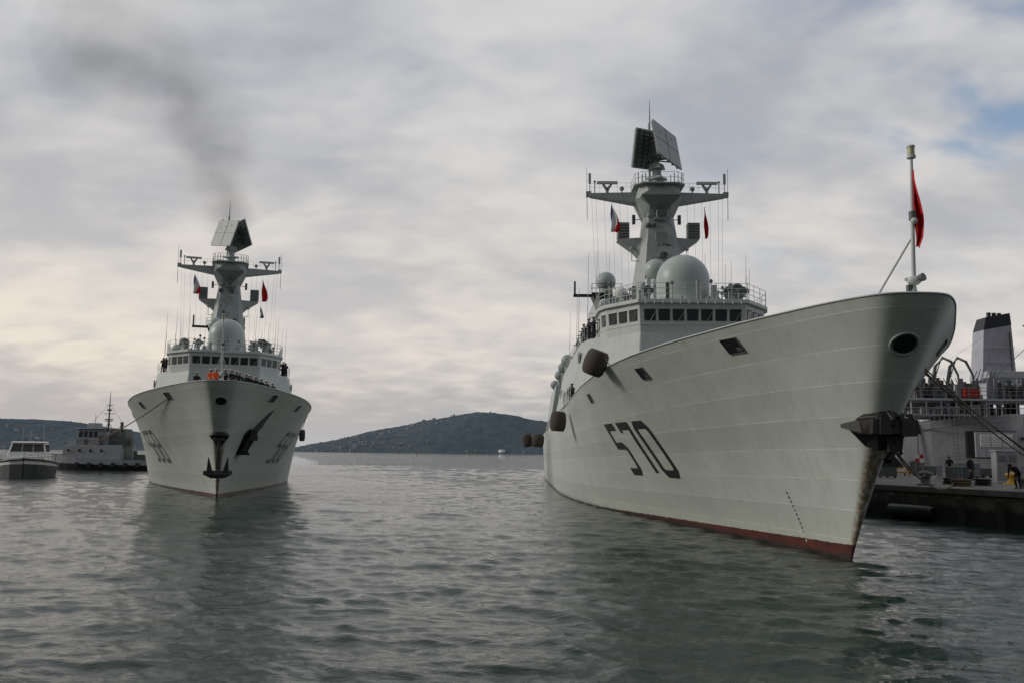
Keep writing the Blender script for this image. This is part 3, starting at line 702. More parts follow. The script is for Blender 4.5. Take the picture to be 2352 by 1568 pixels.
def person(kind,loc,rotz,label,group=None,sc=1.1):
    if kind not in PM:
        pose,top,legs,cap=kind.split('|'); T={'navy':M_NAVY,'orange':M_ORANGE}
        me,J=person_mesh(pose,T[top],M_NAVY)
        h=Vector(J['hed']); up=(Vector(J['top'])-Vector(J['nek'])).normalized()
        q=Vector((0,0,1)).rotation_difference(up).to_matrix().to_4x4(); Mx=Matrix.Translation(h)@q
        mb=MB()
        if cap=='cap':
            mb.tube([(0,0,.03),(0,0,.075)],.103,14,1,Mx); mb.loft([[(r*math.cos(a),r*math.sin(a)-.01,z) for a in [2*math.pi*i/14 for i in range(14)]] for z,r in((.075,.11),(.11,.145),(.135,.13),(.15,.04))],0,True,True,Mx)
            mb.box((0,-.12,.035),(.15,.09,.012),1,1,1,Mx)
            cm=('officer_cap',mb,[M_WCL,M_BLACK])
        else:
            mb.sphere((0,.015,.02),(.103,.11,.1),12,8,0,-.2,Mx); cm=('hair',mb,[M_HAIR])
        fb=MB()
        for s in(-1,1): fb.sphere((s*.035,-.088,.0),(.013,.01,.01),6,4,0,-1,Mx); fb.sphere((s*.1,0,-.01),(.015,.025,.035),6,4,1,-1,Mx)
        fb.sphere((0,-.105,-.025),(.014,.02,.028),6,4,1,-1,Mx); fb.box((0,-.09,-.06),(.045,.012,.01),2,1,1,Mx)
        PM[kind]=(me,cm,fb)
    me,cm,fb=PM[kind]
    o=bpy.data.objects.new('person',me); COL.objects.link(o); o.location=loc; o.rotation_euler=(0,0,rotz); o.scale=(sc,sc,sc)
    o['label']=label; o['category']='person'
    if group: o['group']=group
    ob(cm[0],cm[1],cm[2],o); ob('face',fb,[M_BLACK,M_SKIN,M_RPAINT],o)
    return o
def dz(s): return DH(s)-1.15
ra=FA.rotation_euler.z
g='crew lining the warship rails'
person('rail|orange|navy|cap',tow(FA,(-.45,1.9,dz(2.2)+.25)),ra,'sailor in orange life vest and white cap at the bow rail',g)
person('rail|orange|navy|cap',tow(FA,(-.85,2.5,dz(2.9)+.25)),ra+.3,'sailor in orange life vest and white cap at the bow rail',g)
for x,s in((.25,2.1),(.7,2.5),(1.1,3.3),(1.35,4.3),(1.9,5.2),(2.2,6.1),(2.7,7.0),(3.2,8.2),(3.7,9.6),(4.3,11.2),(-2.0,5.2)):
    person('rail|navy|navy|cap' if random.random()<.6 else 'stand|navy|navy|cap',tow(FA,(x,s,dz(s)+.25)),ra+random.uniform(-.5,.5),'sailor in dark uniform and white cap on the foredeck',g)
for x,s in((-7.3,45),(-7.2,46.2),(-6.9,44.4),(7.0,44.6),(7.3,45.6),(7.5,46.6),(7.35,48),(7.4,49.5),(7.3,51)):
    person('rail|navy|navy|hair',tow(FA,(x,s,13.2)),ra+random.uniform(-.8,.8),'sailor in dark uniform standing beside the bridge',g)
for x,s in((-7.0,44.3),(-7.3,45.3),(-7.5,48.5),(-7.45,51),(-7.3,53),(-7.4,58)):
    person('rail|navy|navy|cap',tow(FB,(x,s,13.2)),-1.2,'officer in dark uniform and white cap beside the bridge',g)
for s in(43,45,90):
    person('rail|navy|navy|cap',tow(FB,(-8.85,s,DH(s)-.05)),-1.0,'sailor in dark uniform and white cap at the side rail',g)
# ---------------------------------------------------------------- small boats
def boathull(mb,L_,B,fb,fm,draft=.6,m0=0,m1=1,split=.45):
    n=16; rings=[]
    for k in range(n+1):
        f=k/n; y=-L_/2+L_*f
        w=B/2*(1-(1-min(f/.45,1))**2.2)**.6 if f<.45 else B/2*(1-.12*((f-.45)/.55)**2)
        w=max(w,.05); h=fm+(fb-fm)*(1-f)**2.5
        rings.append([(-w,y,h),(-w*.99,y,h*split),(-w*.93,y,0),(-w*.6,y,-draft),(w*.6,y,-draft),(w*.93,y,0),(w*.99,y,h*split),(w,y,h)])
    for k in range(n):
        for i in range(7):
            mb.add([rings[k][i],rings[k][i+1],rings[k+1][i+1],rings[k+1][i]],[[3,2,1,0]],m0 if i in(0,6) else m1,False)
    mb.add(rings[-1],[list(range(8))],m0)
    for k in range(n): mb.add([(rings[k][0][0],rings[k][0][1],rings[k][0][2]-.15),(rings[k][7][0],rings[k][7][1],rings[k][7][2]-.15),(rings[k+1][7][0],rings[k+1][7][1],rings[k+1][7][2]-.15),(rings[k+1][0][0],rings[k+1][0][1],rings[k+1][0][2]-.15)],[[0,1,2,3]],2)
    return rings
def winrow(par,q1,q2,zb,zt,i,j,n,g0=.3,g1=.85,name='window',w=.8):
    for k in range(n):
        f0=.04+.92*(k+(1-w)/2)/n;f1=.04+.92*(k+(1+w)/2)/n
        a,nn=face_quad(q1[i],q1[j],zb,zt,q2[i],q2[j],f0,f1,g0,g1,.04)
        mb=MB(); mb.add(a+[p-nn*.08 for p in a],[[0,1,2,3],[0,4,5,1],[1,5,6,2],[2,6,7,3],[3,7,4,0]],0); ob(name,mb,M_GLASS,par)
LB=empty('harbour_launch',(-68.0,127,0),R(24),label='white and dark pilot launch numbered 1773 holding a tow line',category='boat')
mb=MB(); rg=boathull(mb,16,7.4,2.6,1.8,.6,0,1,.72); ob('hull',mb,[M_WHITE,M_LDARK,M_DECK],LB)
for q in(0,7):
    mb=MB(); mb.tube([(r[q][0],r[q][1],r[q][2]-.1) for r in rg],.18,8); ob('rubbing_strake',mb,M_DARK,LB)
mb=MB(); mb.prism([(-2.9,-5.4,1.5),(2.9,-5.4,1.5),(3.1,3.5,1.5),(-3.1,3.5,1.5)],[(-2.4,-3.6,3.0),(2.4,-3.6,3.0),(2.7,3.3,3.0),(-2.7,3.3,3.0)],0)
mb.prism([(-2.4,-3.4,3.0),(2.4,-3.4,3.0),(2.6,2.6,3.0),(-2.6,2.6,3.0)],[(-2.0,-2.2,4.7),(2.0,-2.2,4.7),(2.2,2.4,4.7),(-2.2,2.4,4.7)],0)
mb.prism([(-2.2,-2.7,4.7),(2.2,-2.7,4.7),(2.4,2.9,4.7),(-2.4,2.9,4.7)],[(-1.9,-2.2,4.88),(1.9,-2.2,4.88),(2.1,2.6,4.88),(-2.1,2.6,4.88)],0); mb.box((0,-4.4,2.5),(4.4,.15,.12),1)
for x in(-1.5,-.5,.7,1.5): mb.box((x,0,5.05),(.35,.5,.4),1)
mb.box((0,-6.0,2.4),(1.4,1.0,.5),0); mb.box((1.6,4.8,2.2),(1.2,1.6,.9),1); mb.box((-1.2,5.4,2.1),(1.6,1.2,.6),0)
ob('cabin',mb,[M_WHITE,M_DARK],LB,bevel=.1)
q1=[(-2.4,-3.4),(2.4,-3.4),(2.6,2.6),(-2.6,2.6)];q2=[(-2.0,-2.2),(2.0,-2.2),(2.2,2.4),(-2.2,2.4)]
winrow(LB,q1,q2,3.0,4.7,0,1,3,.28,.86,w=.93);winrow(LB,q1,q2,3.0,4.7,1,2,3,.28,.86,w=.93);winrow(LB,q1,q2,3.0,4.7,3,0,3,.28,.86,w=.93)
mb=MB(); mb.tube([(0,1,4.9),(0,1,6.6)],.06,6); mb.box((0,1,5.8),(1.4,.2,.15),0); mb.sphere((.9,0,5.3),.25,8,6); mb.tube([(-.9,0,4.9),(-.9,0,7.0)],.03,4); mb.tube([(1.6,1,4.9),(1.6,1,7.4)],.03,4)
for q in(0,7):
    for h in(.45,.9): mb.tube([(r[q][0]*.93,r[q][1]*.96,r[q][2]+h) for r in rg[:9]],.025,4)
    for r in rg[:9]: mb.tube([(r[q][0]*.93,r[q][1]*.96,r[q][2]),(r[q][0]*.93,r[q][1]*.96,r[q][2]+.9)],.025,4)
ob('mast_and_rails',mb,M_MAST,LB)
mb=MB()
for side in(-1,1):
    for i,ch in enumerate('1773'):
        for q in strokes(ch,i*.62,0,.48,.8,.12):
            P=[]
            for p in q:
                f=p.x+ .3; y=(-1.2-1.3+f) if side>0 else (1.2-f)
                P.append((side*(3.7*.985+.03),y,.2+p.y))
            mb.add(P,[[0,1,2,3]])
for k in range(4): mb.add([(-3.66,2.2+k*.7,.1),(-3.66,2.5+k*.7,.1),(-3.66,2.9+k*.7,1.0),(-3.66,2.6+k*.7,1.0)],[[0,1,2,3]])
ob('hull_number',mb,M_WHITE,LB)
TG=empty('tugboat',(-76.5,171,0),R(-97),label='grey harbour tug with tall mast and black lower hull',category='tugboat')
mb=MB(); rg=boathull(mb,25,7,3.0,1.9,.8,0,1,.5); ob('hull',mb,[M_TUGL,M_BLACK,M_DECK],TG)
mb=MB(); mb.prism([(-2.5,-8,1.7),(2.5,-8,1.7),(2.6,4,1.7),(-2.6,4,1.7)],[(-2.4,-7.6,4.6),(2.4,-7.6,4.6),(2.5,4,4.6),(-2.5,4,4.6)],0)
mb.prism([(-2.1,-5.5,4.6),(2.1,-5.5,4.6),(2.1,-.8,4.6),(-2.1,-.8,4.6)],[(-2.0,-5.1,7.6),(2.0,-5.1,7.6),(2.0,-.9,7.6),(-2.0,-.9,7.6)],0)
mb.box((0,-3,7.7),(4.8,5.4,.2),0); mb.box((0,2.4,4.8),(2.8,3.6,5.8),1,.85,.85); mb.box((0,-.2,5.6),(3.4,2,2.0),0)
mb.box((0,-3,8.3),(2.2,1.9,1.0),0,.9,.9); mb.box((0,-6.4,5.2),(3.4,1.6,1.2),0,.9,.8)
ob('wheelhouse',mb,[M_TUGL,M_DARK],TG,bevel=.06)
q1=[(-2.1,-5.5),(2.1,-5.5),(2.1,-.8),(-2.1,-.8)];q2=[(-2.0,-5.1),(2.0,-5.1),(2.0,-.9),(-2.0,-.9)]
for i,j,n in((0,1,3),(1,2,4),(3,0,4)): winrow(TG,q1,q2,4.6,7.6,i,j,n,.5,.85,w=.7)
for k in range(4): 
    mb=MB(); mb.tube([(2.5,-6.5+k*2.2,3.6),(2.62,-6.5+k*2.2,3.6)],.25,12); ob('porthole',mb,M_GLASS,TG)
mb=MB(); mb.tube([(0,-.3,7.2),(0,-.3,11),(0,-.3,14.8)],[.2,.13,.04],8); mb.tube([(0,-1.3,10.6),(0,.8,10.6)],.06,5); mb.tube([(0,-.9,12.2),(0,.4,12.2)],.05,5); mb.box((0,-.3,9.2),(.9,.9,.15),0); mb.box((0,-.3,9.5),(.3,1.6,.2),0); mb.box((0,-.3,11.3),(.3,.8,.3),0)
mb.tube([(0,-.3,12.5),(0,-7.5,4.8)],.025,4); mb.tube([(0,-.3,12.5),(0,7,3)],.025,4); mb.tube([(.0,-.3,9.0),(1.8,-.2,7.2)],.06,5); mb.tube([(0,-.3,9.0),(-1.8,-.2,7.2)],.06,5)
mb.tube([(0,5.5,1.8),(0,5.5,3.6)],.35,8); mb.tube([(0,8,1.8),(0,8,3)],.3,8); mb.box((0,7,2.4),(2.5,2,1.1),0)
for k in range(30): mb.box((random.uniform(-1.8,2.3),random.uniform(-7.5,5),random.uniform(4.8,5.8)),(random.uniform(.2,.7),random.uniform(.2,1),random.uniform(.6,1.8)),0)
mb.tube([(0,-9,2.5),(0,-9,5.2)],.09,5); mb.tube([(0,10,2),(0,10,4.4)],.06,5); mb.tube([(1,3,7),(1,3,9)],.3,8); mb.tube([(2.4,-1,4.6),(2.4,3.5,8.0)],.06,5); mb.tube([(2.3,-7,5.6),(2.3,-5.2,7.9)],.04,5); mb.tube([(0,-3,8.5),(0,-3,10.4)],.05,5)
for s in(-1,1):
    mb.tube([(s*2.2,-6.5,4.6),(s*2.2,-6.5,5.6),(s*2.3,3.8,5.6),(s*2.3,3.8,4.6)],.04,5)
    for k in range(6): mb.tube([(s*2.3,-5+k*1.7,4.6),(s*2.3,-5+k*1.7,5.6)],.03,4)
ob('mast_and_deck_gear',mb,M_DARK,TG)
for k in range(7): 
    for s in(-1,1):
        mb=MB(); mb.tube([(s*3.45,-4+k*2.4,1.0),(s*3.7,-4+k*2.4,1.0)],.45,12); ob('tyre_fender',mb,M_BLACK,TG)
def rope(p0,p1,sag,r,label,n=24):
    mb=MB(); p0=Vector(p0);p1=Vector(p1)
    mb.tube([p0.lerp(p1,k/n)-Vector((0,0,sag*4*(k/n)*(1-k/n))) for k in range(n+1)],r,5)
    ob('mooring_rope',mb,M_ROPE,None,label=label,category='rope')
rope(tow(LB,(0,-6.2,2.8)),tow(FA,tuple(hmap(7.5,8.3,-1,.05))),1.6,.05,'tow line from the warship chock to the harbour launch')
rope(tow(LB,(0,-6.2,2.7)),(-92,118,1.2),.3,.045,'slack line trailing off the harbour launch')
# ---------------------------------------------------------------- quay
QP=[(24.0,66),(25.4,59.5),(29.3,49.5),(34,40),(150,30),(150,420),(24.0,420)]
mb=MB(); mb.prism([(x,y,-3) for x,y in QP],[(x,y,1.72) for x,y in QP])
ob('quay',mb,M_CONC,None,bevel=.05,kind='structure')
mb=MB(); QO=[(x-.12 if x<100 else x,y-.12 if y<100 else y) for x,y in QP]
mb.prism([(x,y,1.72) for x,y in QO],[(x,y,2.1) for x,y in QO])
M_QT=paint('quay_paving',(.17,.155,.14),.9,.35,.6,.5,(.05,.045,.04),.4,8)
ob('quay_pavement',mb,M_QT,None,bevel=.04,kind='structure')
mb=MB(); a=Vector((24.6,58.7,.5));b=Vector((25.9,55.5,.5))
mb.tube([a,a.lerp(b,.04),a.lerp(b,.5),a.lerp(b,.96),b],[.35,.48,.48,.48,.35],16)
ob('rubber_fender',mb,M_BLACK,None,label='black cylindrical rubber fender lying against the quay wall',category='fender')
for k in range(5):
    f=k/4; x=25.2+(29.2-25.2)*f; y=59.5+(49.5-59.5)*f-.12
    mb=MB(); mb.box((x-.2,y-.1,.1),(.35,.35,2.9),0); ob('timber_pile',mb,M_PILE,None,bevel=.03,label='dark tarred timber pile against the quay wall',category='pile',group='timber piles on the quay wall')
def bollard(x,y,col,label,sc=1):
    mb=MB(); Mx=Matrix.Translation((x,y,2.1))@Matrix.Scale(sc,4)
    rings=[[(r*math.cos(a),r*math.sin(a),z) for a in [2*math.pi*i/16 for i in range(16)]] for z,r in((0,.55),(.08,.55),(.12,.3),(.5,.26),(.62,.42),(.75,.42),(.85,.2))]
    mb.loft(rings,0,True,True,Mx); ob('mooring_bollard',mb,col,None,label=label,category='bollard',group='bollards on the quay')
bollard(27.6,60,M_DARK,'black iron mooring bollard on the quay edge',1.1)
bollard(31.5,55.5,M_DARK,'black iron mooring bollard on the quay edge',.8)
bollard(35.0,63,M_YEL,'yellow painted bollard on the quay',1.0)
bollard(37,60,M_DARK,'black iron mooring bollard on the quay',1.0)
K=empty('power_cabinet',(36.2,66.0,2.1),R(-8),label='grey steel power cabinet with louvred doors on the quay',category='cabinet')
mb=MB(); mb.box((0,0,1.15),(1.5,.9,2.3)); mb.box((0,0,2.36),(1.65,1.05,.12)); ob('cabinet_body',mb,M_AUX,K,bevel=.02)
for s in(-1,1):
    mb=MB(); mb.box((s*.36,-.47,1.25),(.66,.05,1.9),0)
    for k in range(5): mb.box((s*.36,-.5,1.6+k*.1),(.5,.03,.04),1)
    ob('cabinet_door',mb,[M_AUXD,M_DARK],K)
mb=MB()
mb.box((0,0,.35),(4.2,1.3,.12)); mb.box((0,0,.8),(2.2,1.0,.35),0,.8,.8)
for x in(-1.7,0,1.7):
    for y in(-.5,.5): mb.box((x,y,.15),(.12,.12,.6))
for y in(-.6,.6): mb.tube([(-2,y,.4),(-1.2,y,1.1),(1.2,y,1.1),(2,y,.4)],.05,6)
ob('yellow_trestle',mb,M_YEL,None,loc=(37.0,88,2.1),label='yellow steel trestle standing on the quay',category='trestle',bevel=.02)
def coil(x,y,r,m,label):
    mb=MB()
    for k in range(5):
        rr=r*(1-.12*(k%2)); mb.tube([(x+rr*math.cos(a)*(1+.05*math.sin(3*a+k)),y+rr*math.sin(a),2.15+k*.09) for a in [2*math.pi*i/20 for i in range(21)]],.06,6)
    ob('rope_coil',mb,m,None,label=label,category='rope')
coil(29.2,58.5,.6,M_ROPE,'coiled mooring rope lying on the quay'); coil(31.5,60.2,.5,M_BLACK,'coiled black cable on the quay')
coil(33.2,56.5,.5,M_ROPE,'coiled mooring rope lying on the quay'); coil(30.6,62.5,.6,M_BLACK,'coiled black cable on the quay')
random.seed(3)
for k,(x,y) in enumerate(((33,79),(38.5,77),(41,81),(44,84),(35.5,96),(42.5,92),(46,78),(31.5,90),(48,96),(39.5,98),(45,100),(33.5,68),(42.5,70))):
    C=empty('equipment_crate',(x,y,2.1),random.uniform(-.6,.6),label='wooden equipment crate on pallet runners on the quay',category='crate',group='crates stacked on the quay')
    w,d,h=random.uniform(.9,2.0),random.uniform(.8,1.3),random.uniform(.6,1.3)
    mb=MB(); mb.box((0,0,.15+h/2),(w,d,h)); 
    for i in range(3): mb.box((-w/2+.1+i*(w-.2)/2,-d/2-.02,.15+h/2),(.1,.04,h*.96)); 
    ob('crate_box',mb,random.choice([M_WOOD,M_AUXD,M_DARK]),C,bevel=.015)
    mb=MB()
    for i in(-1,0,1): mb.box((i*w*.4,0,.07),(.12,d,.14))
    mb.box((0,0,.145),(w,d,.02))
    ob('pallet',mb,M_WOOD,C)
for (x,y) in ((39.5,69),(33.8,71),(43,75)):
    mb=MB()
    for s in(-1,1): mb.tube([(s*.9,-.3,0),(s*.9,0,.3),(s*.9,.3,0)],.03,5); mb.tube([(s*.9,0,0.2),(s*.9,0,1.2)],.03,5)
    for h in(.3,1.2): mb.tube([(-.9,0,h),(.9,0,h)],.03,5)
    for i in range(9): mb.tube([(-.8+i*.2,0,.3),(-.8+i*.2,0,1.2)],.015,4)
    ob('crowd_barrier',mb,M_AUXD,None,loc=(x,y,2.1),rot=(0,0,.4*x),label='grey tubular steel barrier on the quay',category='barrier',group='barriers on the quay')
mb=MB()
for i in range(2):
    for j in range(2): mb.box((i*.4-.2,0,1.5+j*.4),(.4,.05,.4),(i+j)%2)
mb.tube([(-.35,.06,0),(-.35,.06,1.9)],.04,6,2); mb.tube([(.35,.06,0),(.35,.06,1.9)],.04,6,2)
ob('chequered_board',mb,[M_RPAINT,M_WHITE,M_STEEL],None,loc=(39.5,87,2.1),label='red and white chequered board on posts',category='sign')
person('walk|navy|navy|hair',(36.5,71.5,2.1),.3,'man in a dark suit walking on the quay')
person('bend|navy|navy|hair',(30.05,53.4,2.1),-1.1,'man in dark clothes bending over mooring lines on the quay')
person('stand|navy|navy|cap',(40.9,74,2.1),1.2,'officer in dark uniform standing on the quay')
person('stand|navy|navy|hair',(38.0,78,2.1),-.6,'man in dark clothes standing on the quay')
person('walk|navy|navy|hair',(43.8,80,2.1),.9,'man in dark clothes walking on the quay')
c0=tow(FB,tuple(hmap(4.9,7.3,1,.02)))
for i,(e,sg) in enumerate((((37,60,2.7),.3),((37.2,60.2,2.7),.6),((36.8,59.6,2.7),.15))):
    rope(c0+Vector((0,0,-.1*i)),e,sg,.032,'brown mooring rope from the warship bow to a quay bollard')
c1=tow(FB,(.5,hp(0,4.4)[0],4.3)); 
rope(c1,(27.6,60,2.8),.5,.04,'thick mooring rope from the warship stem to a quay bollard')
rope(tow(FB,(.6,hp(0,4.4)[0]+.3,4.4)),(29.0,59.0,2.3),.9,.04,'slack mooring rope from the warship stem to the quay')
# ---------------------------------------------------------------- supply ship beyond the quay
AX=empty('supply_ship',(50.3,112,0),0,label='light grey naval supply ship with black-topped funnel',category='ship')
mb=MB(); rings=[]
for x in [0,2,5,9,14,20,40,80]:
    h=7.2+2.2*min(x/9,1); d=.4+8*(min(x/16,1))**.6
    rings.append([(x,9-d,-1),(x-.8*(x<9),9-d-.5,h*.5),(x-1.2*(x<9),9-d-.9,h),(x-1.2*(x<9),9+d,h),(x,9+d,-1)])
mb.loft(rings,0,False); ob('hull',mb,M_AUX,AX,bevel=.05)
mb=MB(); y0=-.35
mb.box((9.6,y0+.35,5.5),(6.2,.5,3.4),0); mb.box((10.0,y0-.0,5.5),(5.2,.3,3.1),1)
for k in range(3):
    mb.box((8.6+k*1.4,y0-.18,6.0),(1.25,.08,1.5),2)
    for j in range(4): mb.box((8.6+k*1.4,y0-.24,5.5+j*.33),(1.15,.05,.05),1)
ob('hull_door',mb,[M_BLACK,M_AUX,M_WHITE],AX,bevel=.03)
for x,z in((1.5,5.6),(3,5.9),(4.5,6.2),(13.8,6.3),(15.3,6.3)):
    mb=MB(); d=.4+8*(min(x/16,1))**.6; y=9-d-.62
    mb.tube([(x,y,z),(x,y-.2,z)],.3,14,0); mb.tube([(x,y-.2,z),(x,y-.22,z)],.2,14,1); ob('porthole',mb,[M_AUXD,M_GLASS],AX)
mb=MB()
for k in range(9): mb.box((6.0,1.75,3.2+k*.45),(.6,.08,.06),0)
for x in(5.7,6.3): mb.tube([(x,1.7,2.6),(x,1.7,8.8)],.04,4)
mb.tube([(2.4,4.6,2.5),(2.4,4.3,8)],.12,6); mb.tube([(-1.3,8,6.6),(2,5.0,7.2),(6,2.0,8.0),(12,.1,8.6)],.09,6)
ob('hull_ladder_and_pipes',mb,M_AUXD,AX)
mb=MB(); 
mb.box((13,5,11.15),(27,9,.25),0)
for k in range(12): mb.tube([(.2+k*1.9,.8,9.0),(.2+k*1.9,.8,11.1)],.11,6)
mb.box((6,7.5,10),(12,2,2.2),1); mb.box((4,1.2,9.2),(9,1.5,.2),0); mb.tube([(-.4,.7,10.1),(24,.7,10.1)],.05,5)
ob('gallery_deck',mb,[M_AUX,M_AUXD],AX,bevel=.02)
mb=MB()
for h in(.5,1.0,1.4): mb.tube([(0,.6,11.25+h),(26,.6,11.25+h)],.035,4); mb.tube([(-1,.3,8.2+h),(10,-.2,9.2+h)],.035,4)
for k in range(18): mb.tube([(k*1.5,.6,11.2),(k*1.5,.6,12.65)],.04,4); mb.tube([(-1+k*.62,.3-k*.03,8.0+k*.055),(-1+k*.62,.3-k*.03,9.6+k*.055)],.04,4)
ob('guard_rail',mb,M_AUXD,AX)
mb=MB()
mb.box((18.5,6,12.8),(13,6,3.1),0,.97,.97); mb.box((13.8,5.5,14.6),(4.8,5,.9),0,.97,.95)
ob('deckhouse',mb,[M_AUX,M_AUXD],AX,bevel=.05)
for k in range(5):
    mb=MB(); mb.box((12.6+k*1.5,3.0,13),(.7,.1,.6)); ob('window',mb,M_GLASS,AX)
mb=MB()
mb.prism([(11.3,4.4,14),(15.8,4.4,14),(15.8,7.6,14),(11.3,7.6,14)],[(12.0,4.8,20.6),(15.7,4.8,21.3),(15.7,7.6,21.3),(12.0,7.6,20.6)],0)
mb.prism([(11.98,4.77,20.6),(15.73,4.77,21.3),(15.7,7.6,21.3),(11.98,7.6,20.6)],[(12.5,5,22.3),(15.72,5,22.9),(15.7,7.4,22.9),(12.5,7.4,22.3)],1)
for k in range(3): mb.tube([(13.2+k*.8,5.6+.2*k,22.3),(13.2+k*.8,5.6+.2*k,23.0)],.28,10,1)
mb.tube([(15.3,4.5,14.5),(15.3,4.6,20.3)],.09,5,1)
for z in(16.2,18.2): mb.prism([(11.45+.11*(z-14),4.38,z),(15.8,4.38,z),(15.8,4.5,z),(11.45+.11*(z-14),4.5,z)],[(11.45+.11*(z-14),4.4,z+.06),(15.8,4.4,z+.06),(15.8,4.5,z+.06),(11.45+.11*(z-14),4.5,z+.06)],0)
ob('funnel',mb,[paint('funnel_lavender_grey',(.42,.42,.475),.5,.12,.6,.6,(.22,.21,.21)),M_BLACK],AX,bevel=.05)
for dx in(0,1.9):
    mb=MB(); mb.tube([(3.9+dx,1.5,11.2),(3.4+dx,1.5,13.4),(3.8+dx,1.5,15.4),(4.7+dx,1.3,16.5),(5.7+dx,1.2,16.0),(6.4+dx,1.0,14.3),(6.5+dx,1,12.6)],[.25,.25,.23,.21,.18,.14,.1],8)
    mb.tube([(2.7+dx,1.5,11.2),(4.5+dx,1.4,16.2)],.07,5)
    for k in range(6): mb.tube([(3.5+dx,1.5,12+k*.5),(4.0+dx,1.5,12.2+k*.5)],.04,4)
    ob('boat_davit',mb,M_DARK,AX)
mb=MB(); mb.box((7.9,1.2,12.0),(1.9,1.0,1.1),0)
for k in range(6): mb.box((7.1+k*.32,.68,12),(.06,.06,1.05),0)
ob('red_locker',mb,M_RPAINT,AX)
mb=MB()
for k in range(120):
    x=random.uniform(1,18);h=random.uniform(.4,2.8); w=random.uniform(.15,.8); y=random.uniform(1.2,2.8)
    if random.random()<.45: mb.tube([(x,y,11.3),(x,y,11.3+h)],random.uniform(.05,.22),7,random.choice([0,1]))
    else: mb.box((x,y,11.3+h/2),(w,.5,h),random.choice([0,1]),.9,.9)
for k in range(34):
    x=random.uniform(0,14);h=random.uniform(.3,1.5); mb.box((x,1.3,9.3+h/2),(random.uniform(.2,.8),.5,h),random.choice([0,1]))
for k in range(5): mb.tube([(4.5+k*.5,2.0,14.0+.0*k),(5.1+k*.5,2.0,12.6)],.06,5,0)
for k in range(6): mb.tube([(9+k*.5,2.5,13.5),(9.6+k*.5,2.4,15+.3*(k%3))],.06,5,1)
mb.tube([(16.9,3,12),(16.9,3,21.5)],.22,6,1); mb.tube([(16.2,3,20.9),(20,3,20.9)],.12,5,1); mb.tube([(16.3,3,19.6),(19.5,3,17.8)],.12,5,1); mb.tube([(16.9,3,21.5),(19,3,14.5)],.08,5,1)
mb.tube([(16.5,3,17.5),(19.5,3,17.5)],.14,5,1); mb.tube([(16.5,3,15.8),(19.5,3,16.6)],.2,5,0)
mb.tube([(11,2,13.6),(16.9,3,18.5)],.05,4,1); mb.tube([(5.5,1.5,16.2),(12.3,4.5,20)],.025,4,1)
ob('deck_fittings',mb,[M_AUXD,M_DARK],AX,bevel=.02)
for x in(1.0,2.6,12.4,13.2,14.2): person('stand|navy|navy|cap',(50.3+x,112+(.95 if x<5 else .85),(11.25)),random.uniform(-.6,.6),'sailor in dark uniform on the supply ship deck','sailors aboard the supply ship')
# ---------------------------------------------------------------- hills
def prof(P):
    xs=[p[0] for p in P];ys=[p[1] for p in P]
    return lambda x: float(np.interp(x,xs,ys))
PX=[(-800,50),(-300,66),(0,64),(100,65),(180,61),(240,52),(320,40),(430,22),(560,6),(640,1),(690,4),(740,16),(800,30),(850,43),(930,58),(1000,73),(1060,84),(1100,90),(1130,90),(1180,84),(1230,76),(1330,66),(1500,60),(1800,40),(2100,18),(2400,10),(3000,0)]
PF=prof([((p[0]-1176)/2050*3300,p[1]*1.61) for p in PX])
def TZ(x,y):
    h=PF(x)
    t=(y-2850)/(3300-2850)
    w=0 if t<0 else (math.sin(min(t,1)*math.pi/2)**.9 if t<1 else max(0,1-(t-1)*.8))
    n=noise.fractal(Vector((x*.004,y*.004,3)),1,2,5)
    n2=noise.noise(Vector((x*.05,y*.05,1)))+.6*noise.noise(Vector((x*.11,y*.11,8)))
    return h*w*(1+.10*n)+ (n2*3.2 if h*w>6 else 0)+2*w*(h>1)-.5+(.9 if t>0 and h>.5 else 0)
nx,ny=640,44; X=np.linspace(-3600,3200,nx); Y=np.concatenate([np.linspace(2840,3350,32),np.linspace(3400,4300,12)])
mb=MB(); mb.v=[(float(x),float(y),TZ(x,y)) for y in Y for x in X]; mb.f=[[j*nx+i,j*nx+i+1,(j+1)*nx+i+1,(j+1)*nx+i] for j in range(ny-1) for i in range(nx-1)]; mb.m=[0]*len(mb.f); mb.sm=[True]*len(mb.f)
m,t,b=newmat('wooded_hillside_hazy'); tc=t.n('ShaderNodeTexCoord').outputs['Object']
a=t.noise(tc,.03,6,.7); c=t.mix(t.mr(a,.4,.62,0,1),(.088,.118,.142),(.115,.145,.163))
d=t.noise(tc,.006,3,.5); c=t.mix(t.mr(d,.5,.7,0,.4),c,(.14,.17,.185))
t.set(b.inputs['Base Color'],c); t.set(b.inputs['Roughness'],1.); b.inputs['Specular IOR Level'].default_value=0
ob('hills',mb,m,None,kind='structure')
M_HW=paint('house_render',(.44,.435,.43),.9,.15,.05); M_HR=paint('tiled_roof',(.25,.24,.24),.9,.15,.1); M_HG=paint('shuttered_window',(.22,.23,.24),.8,.1)
def house(w,d,h):
    A=empty('house',(0,0,0))
    mb=MB(); mb.box((0,0,h/2-2),(w,d,h+4)); ob('wall',mb,M_HW,A)
    mb=MB(); a,b=w/2+.4,d/2+.4
    mb.add([(-a,-b,h),(a,-b,h),(a,b,h),(-a,b,h),(-a*.7,0,h+1.2),(a*.7,0,h+1.2)],[[0,1,5,4],[2,3,4,5],[1,2,5],[3,0,4],[3,2,1,0]]); ob('roof',mb,M_HR,A)
    for k in range(3):
        mb=MB(); mb.box((-w/3+k*w/3,-d/2-.05,h*.55),(1.0,.2,1.4)); ob('window',mb,M_HG,A)
    return A
H=[house(7.5,5,4.0),house(11,6,5.2),house(6,5,3.4)]
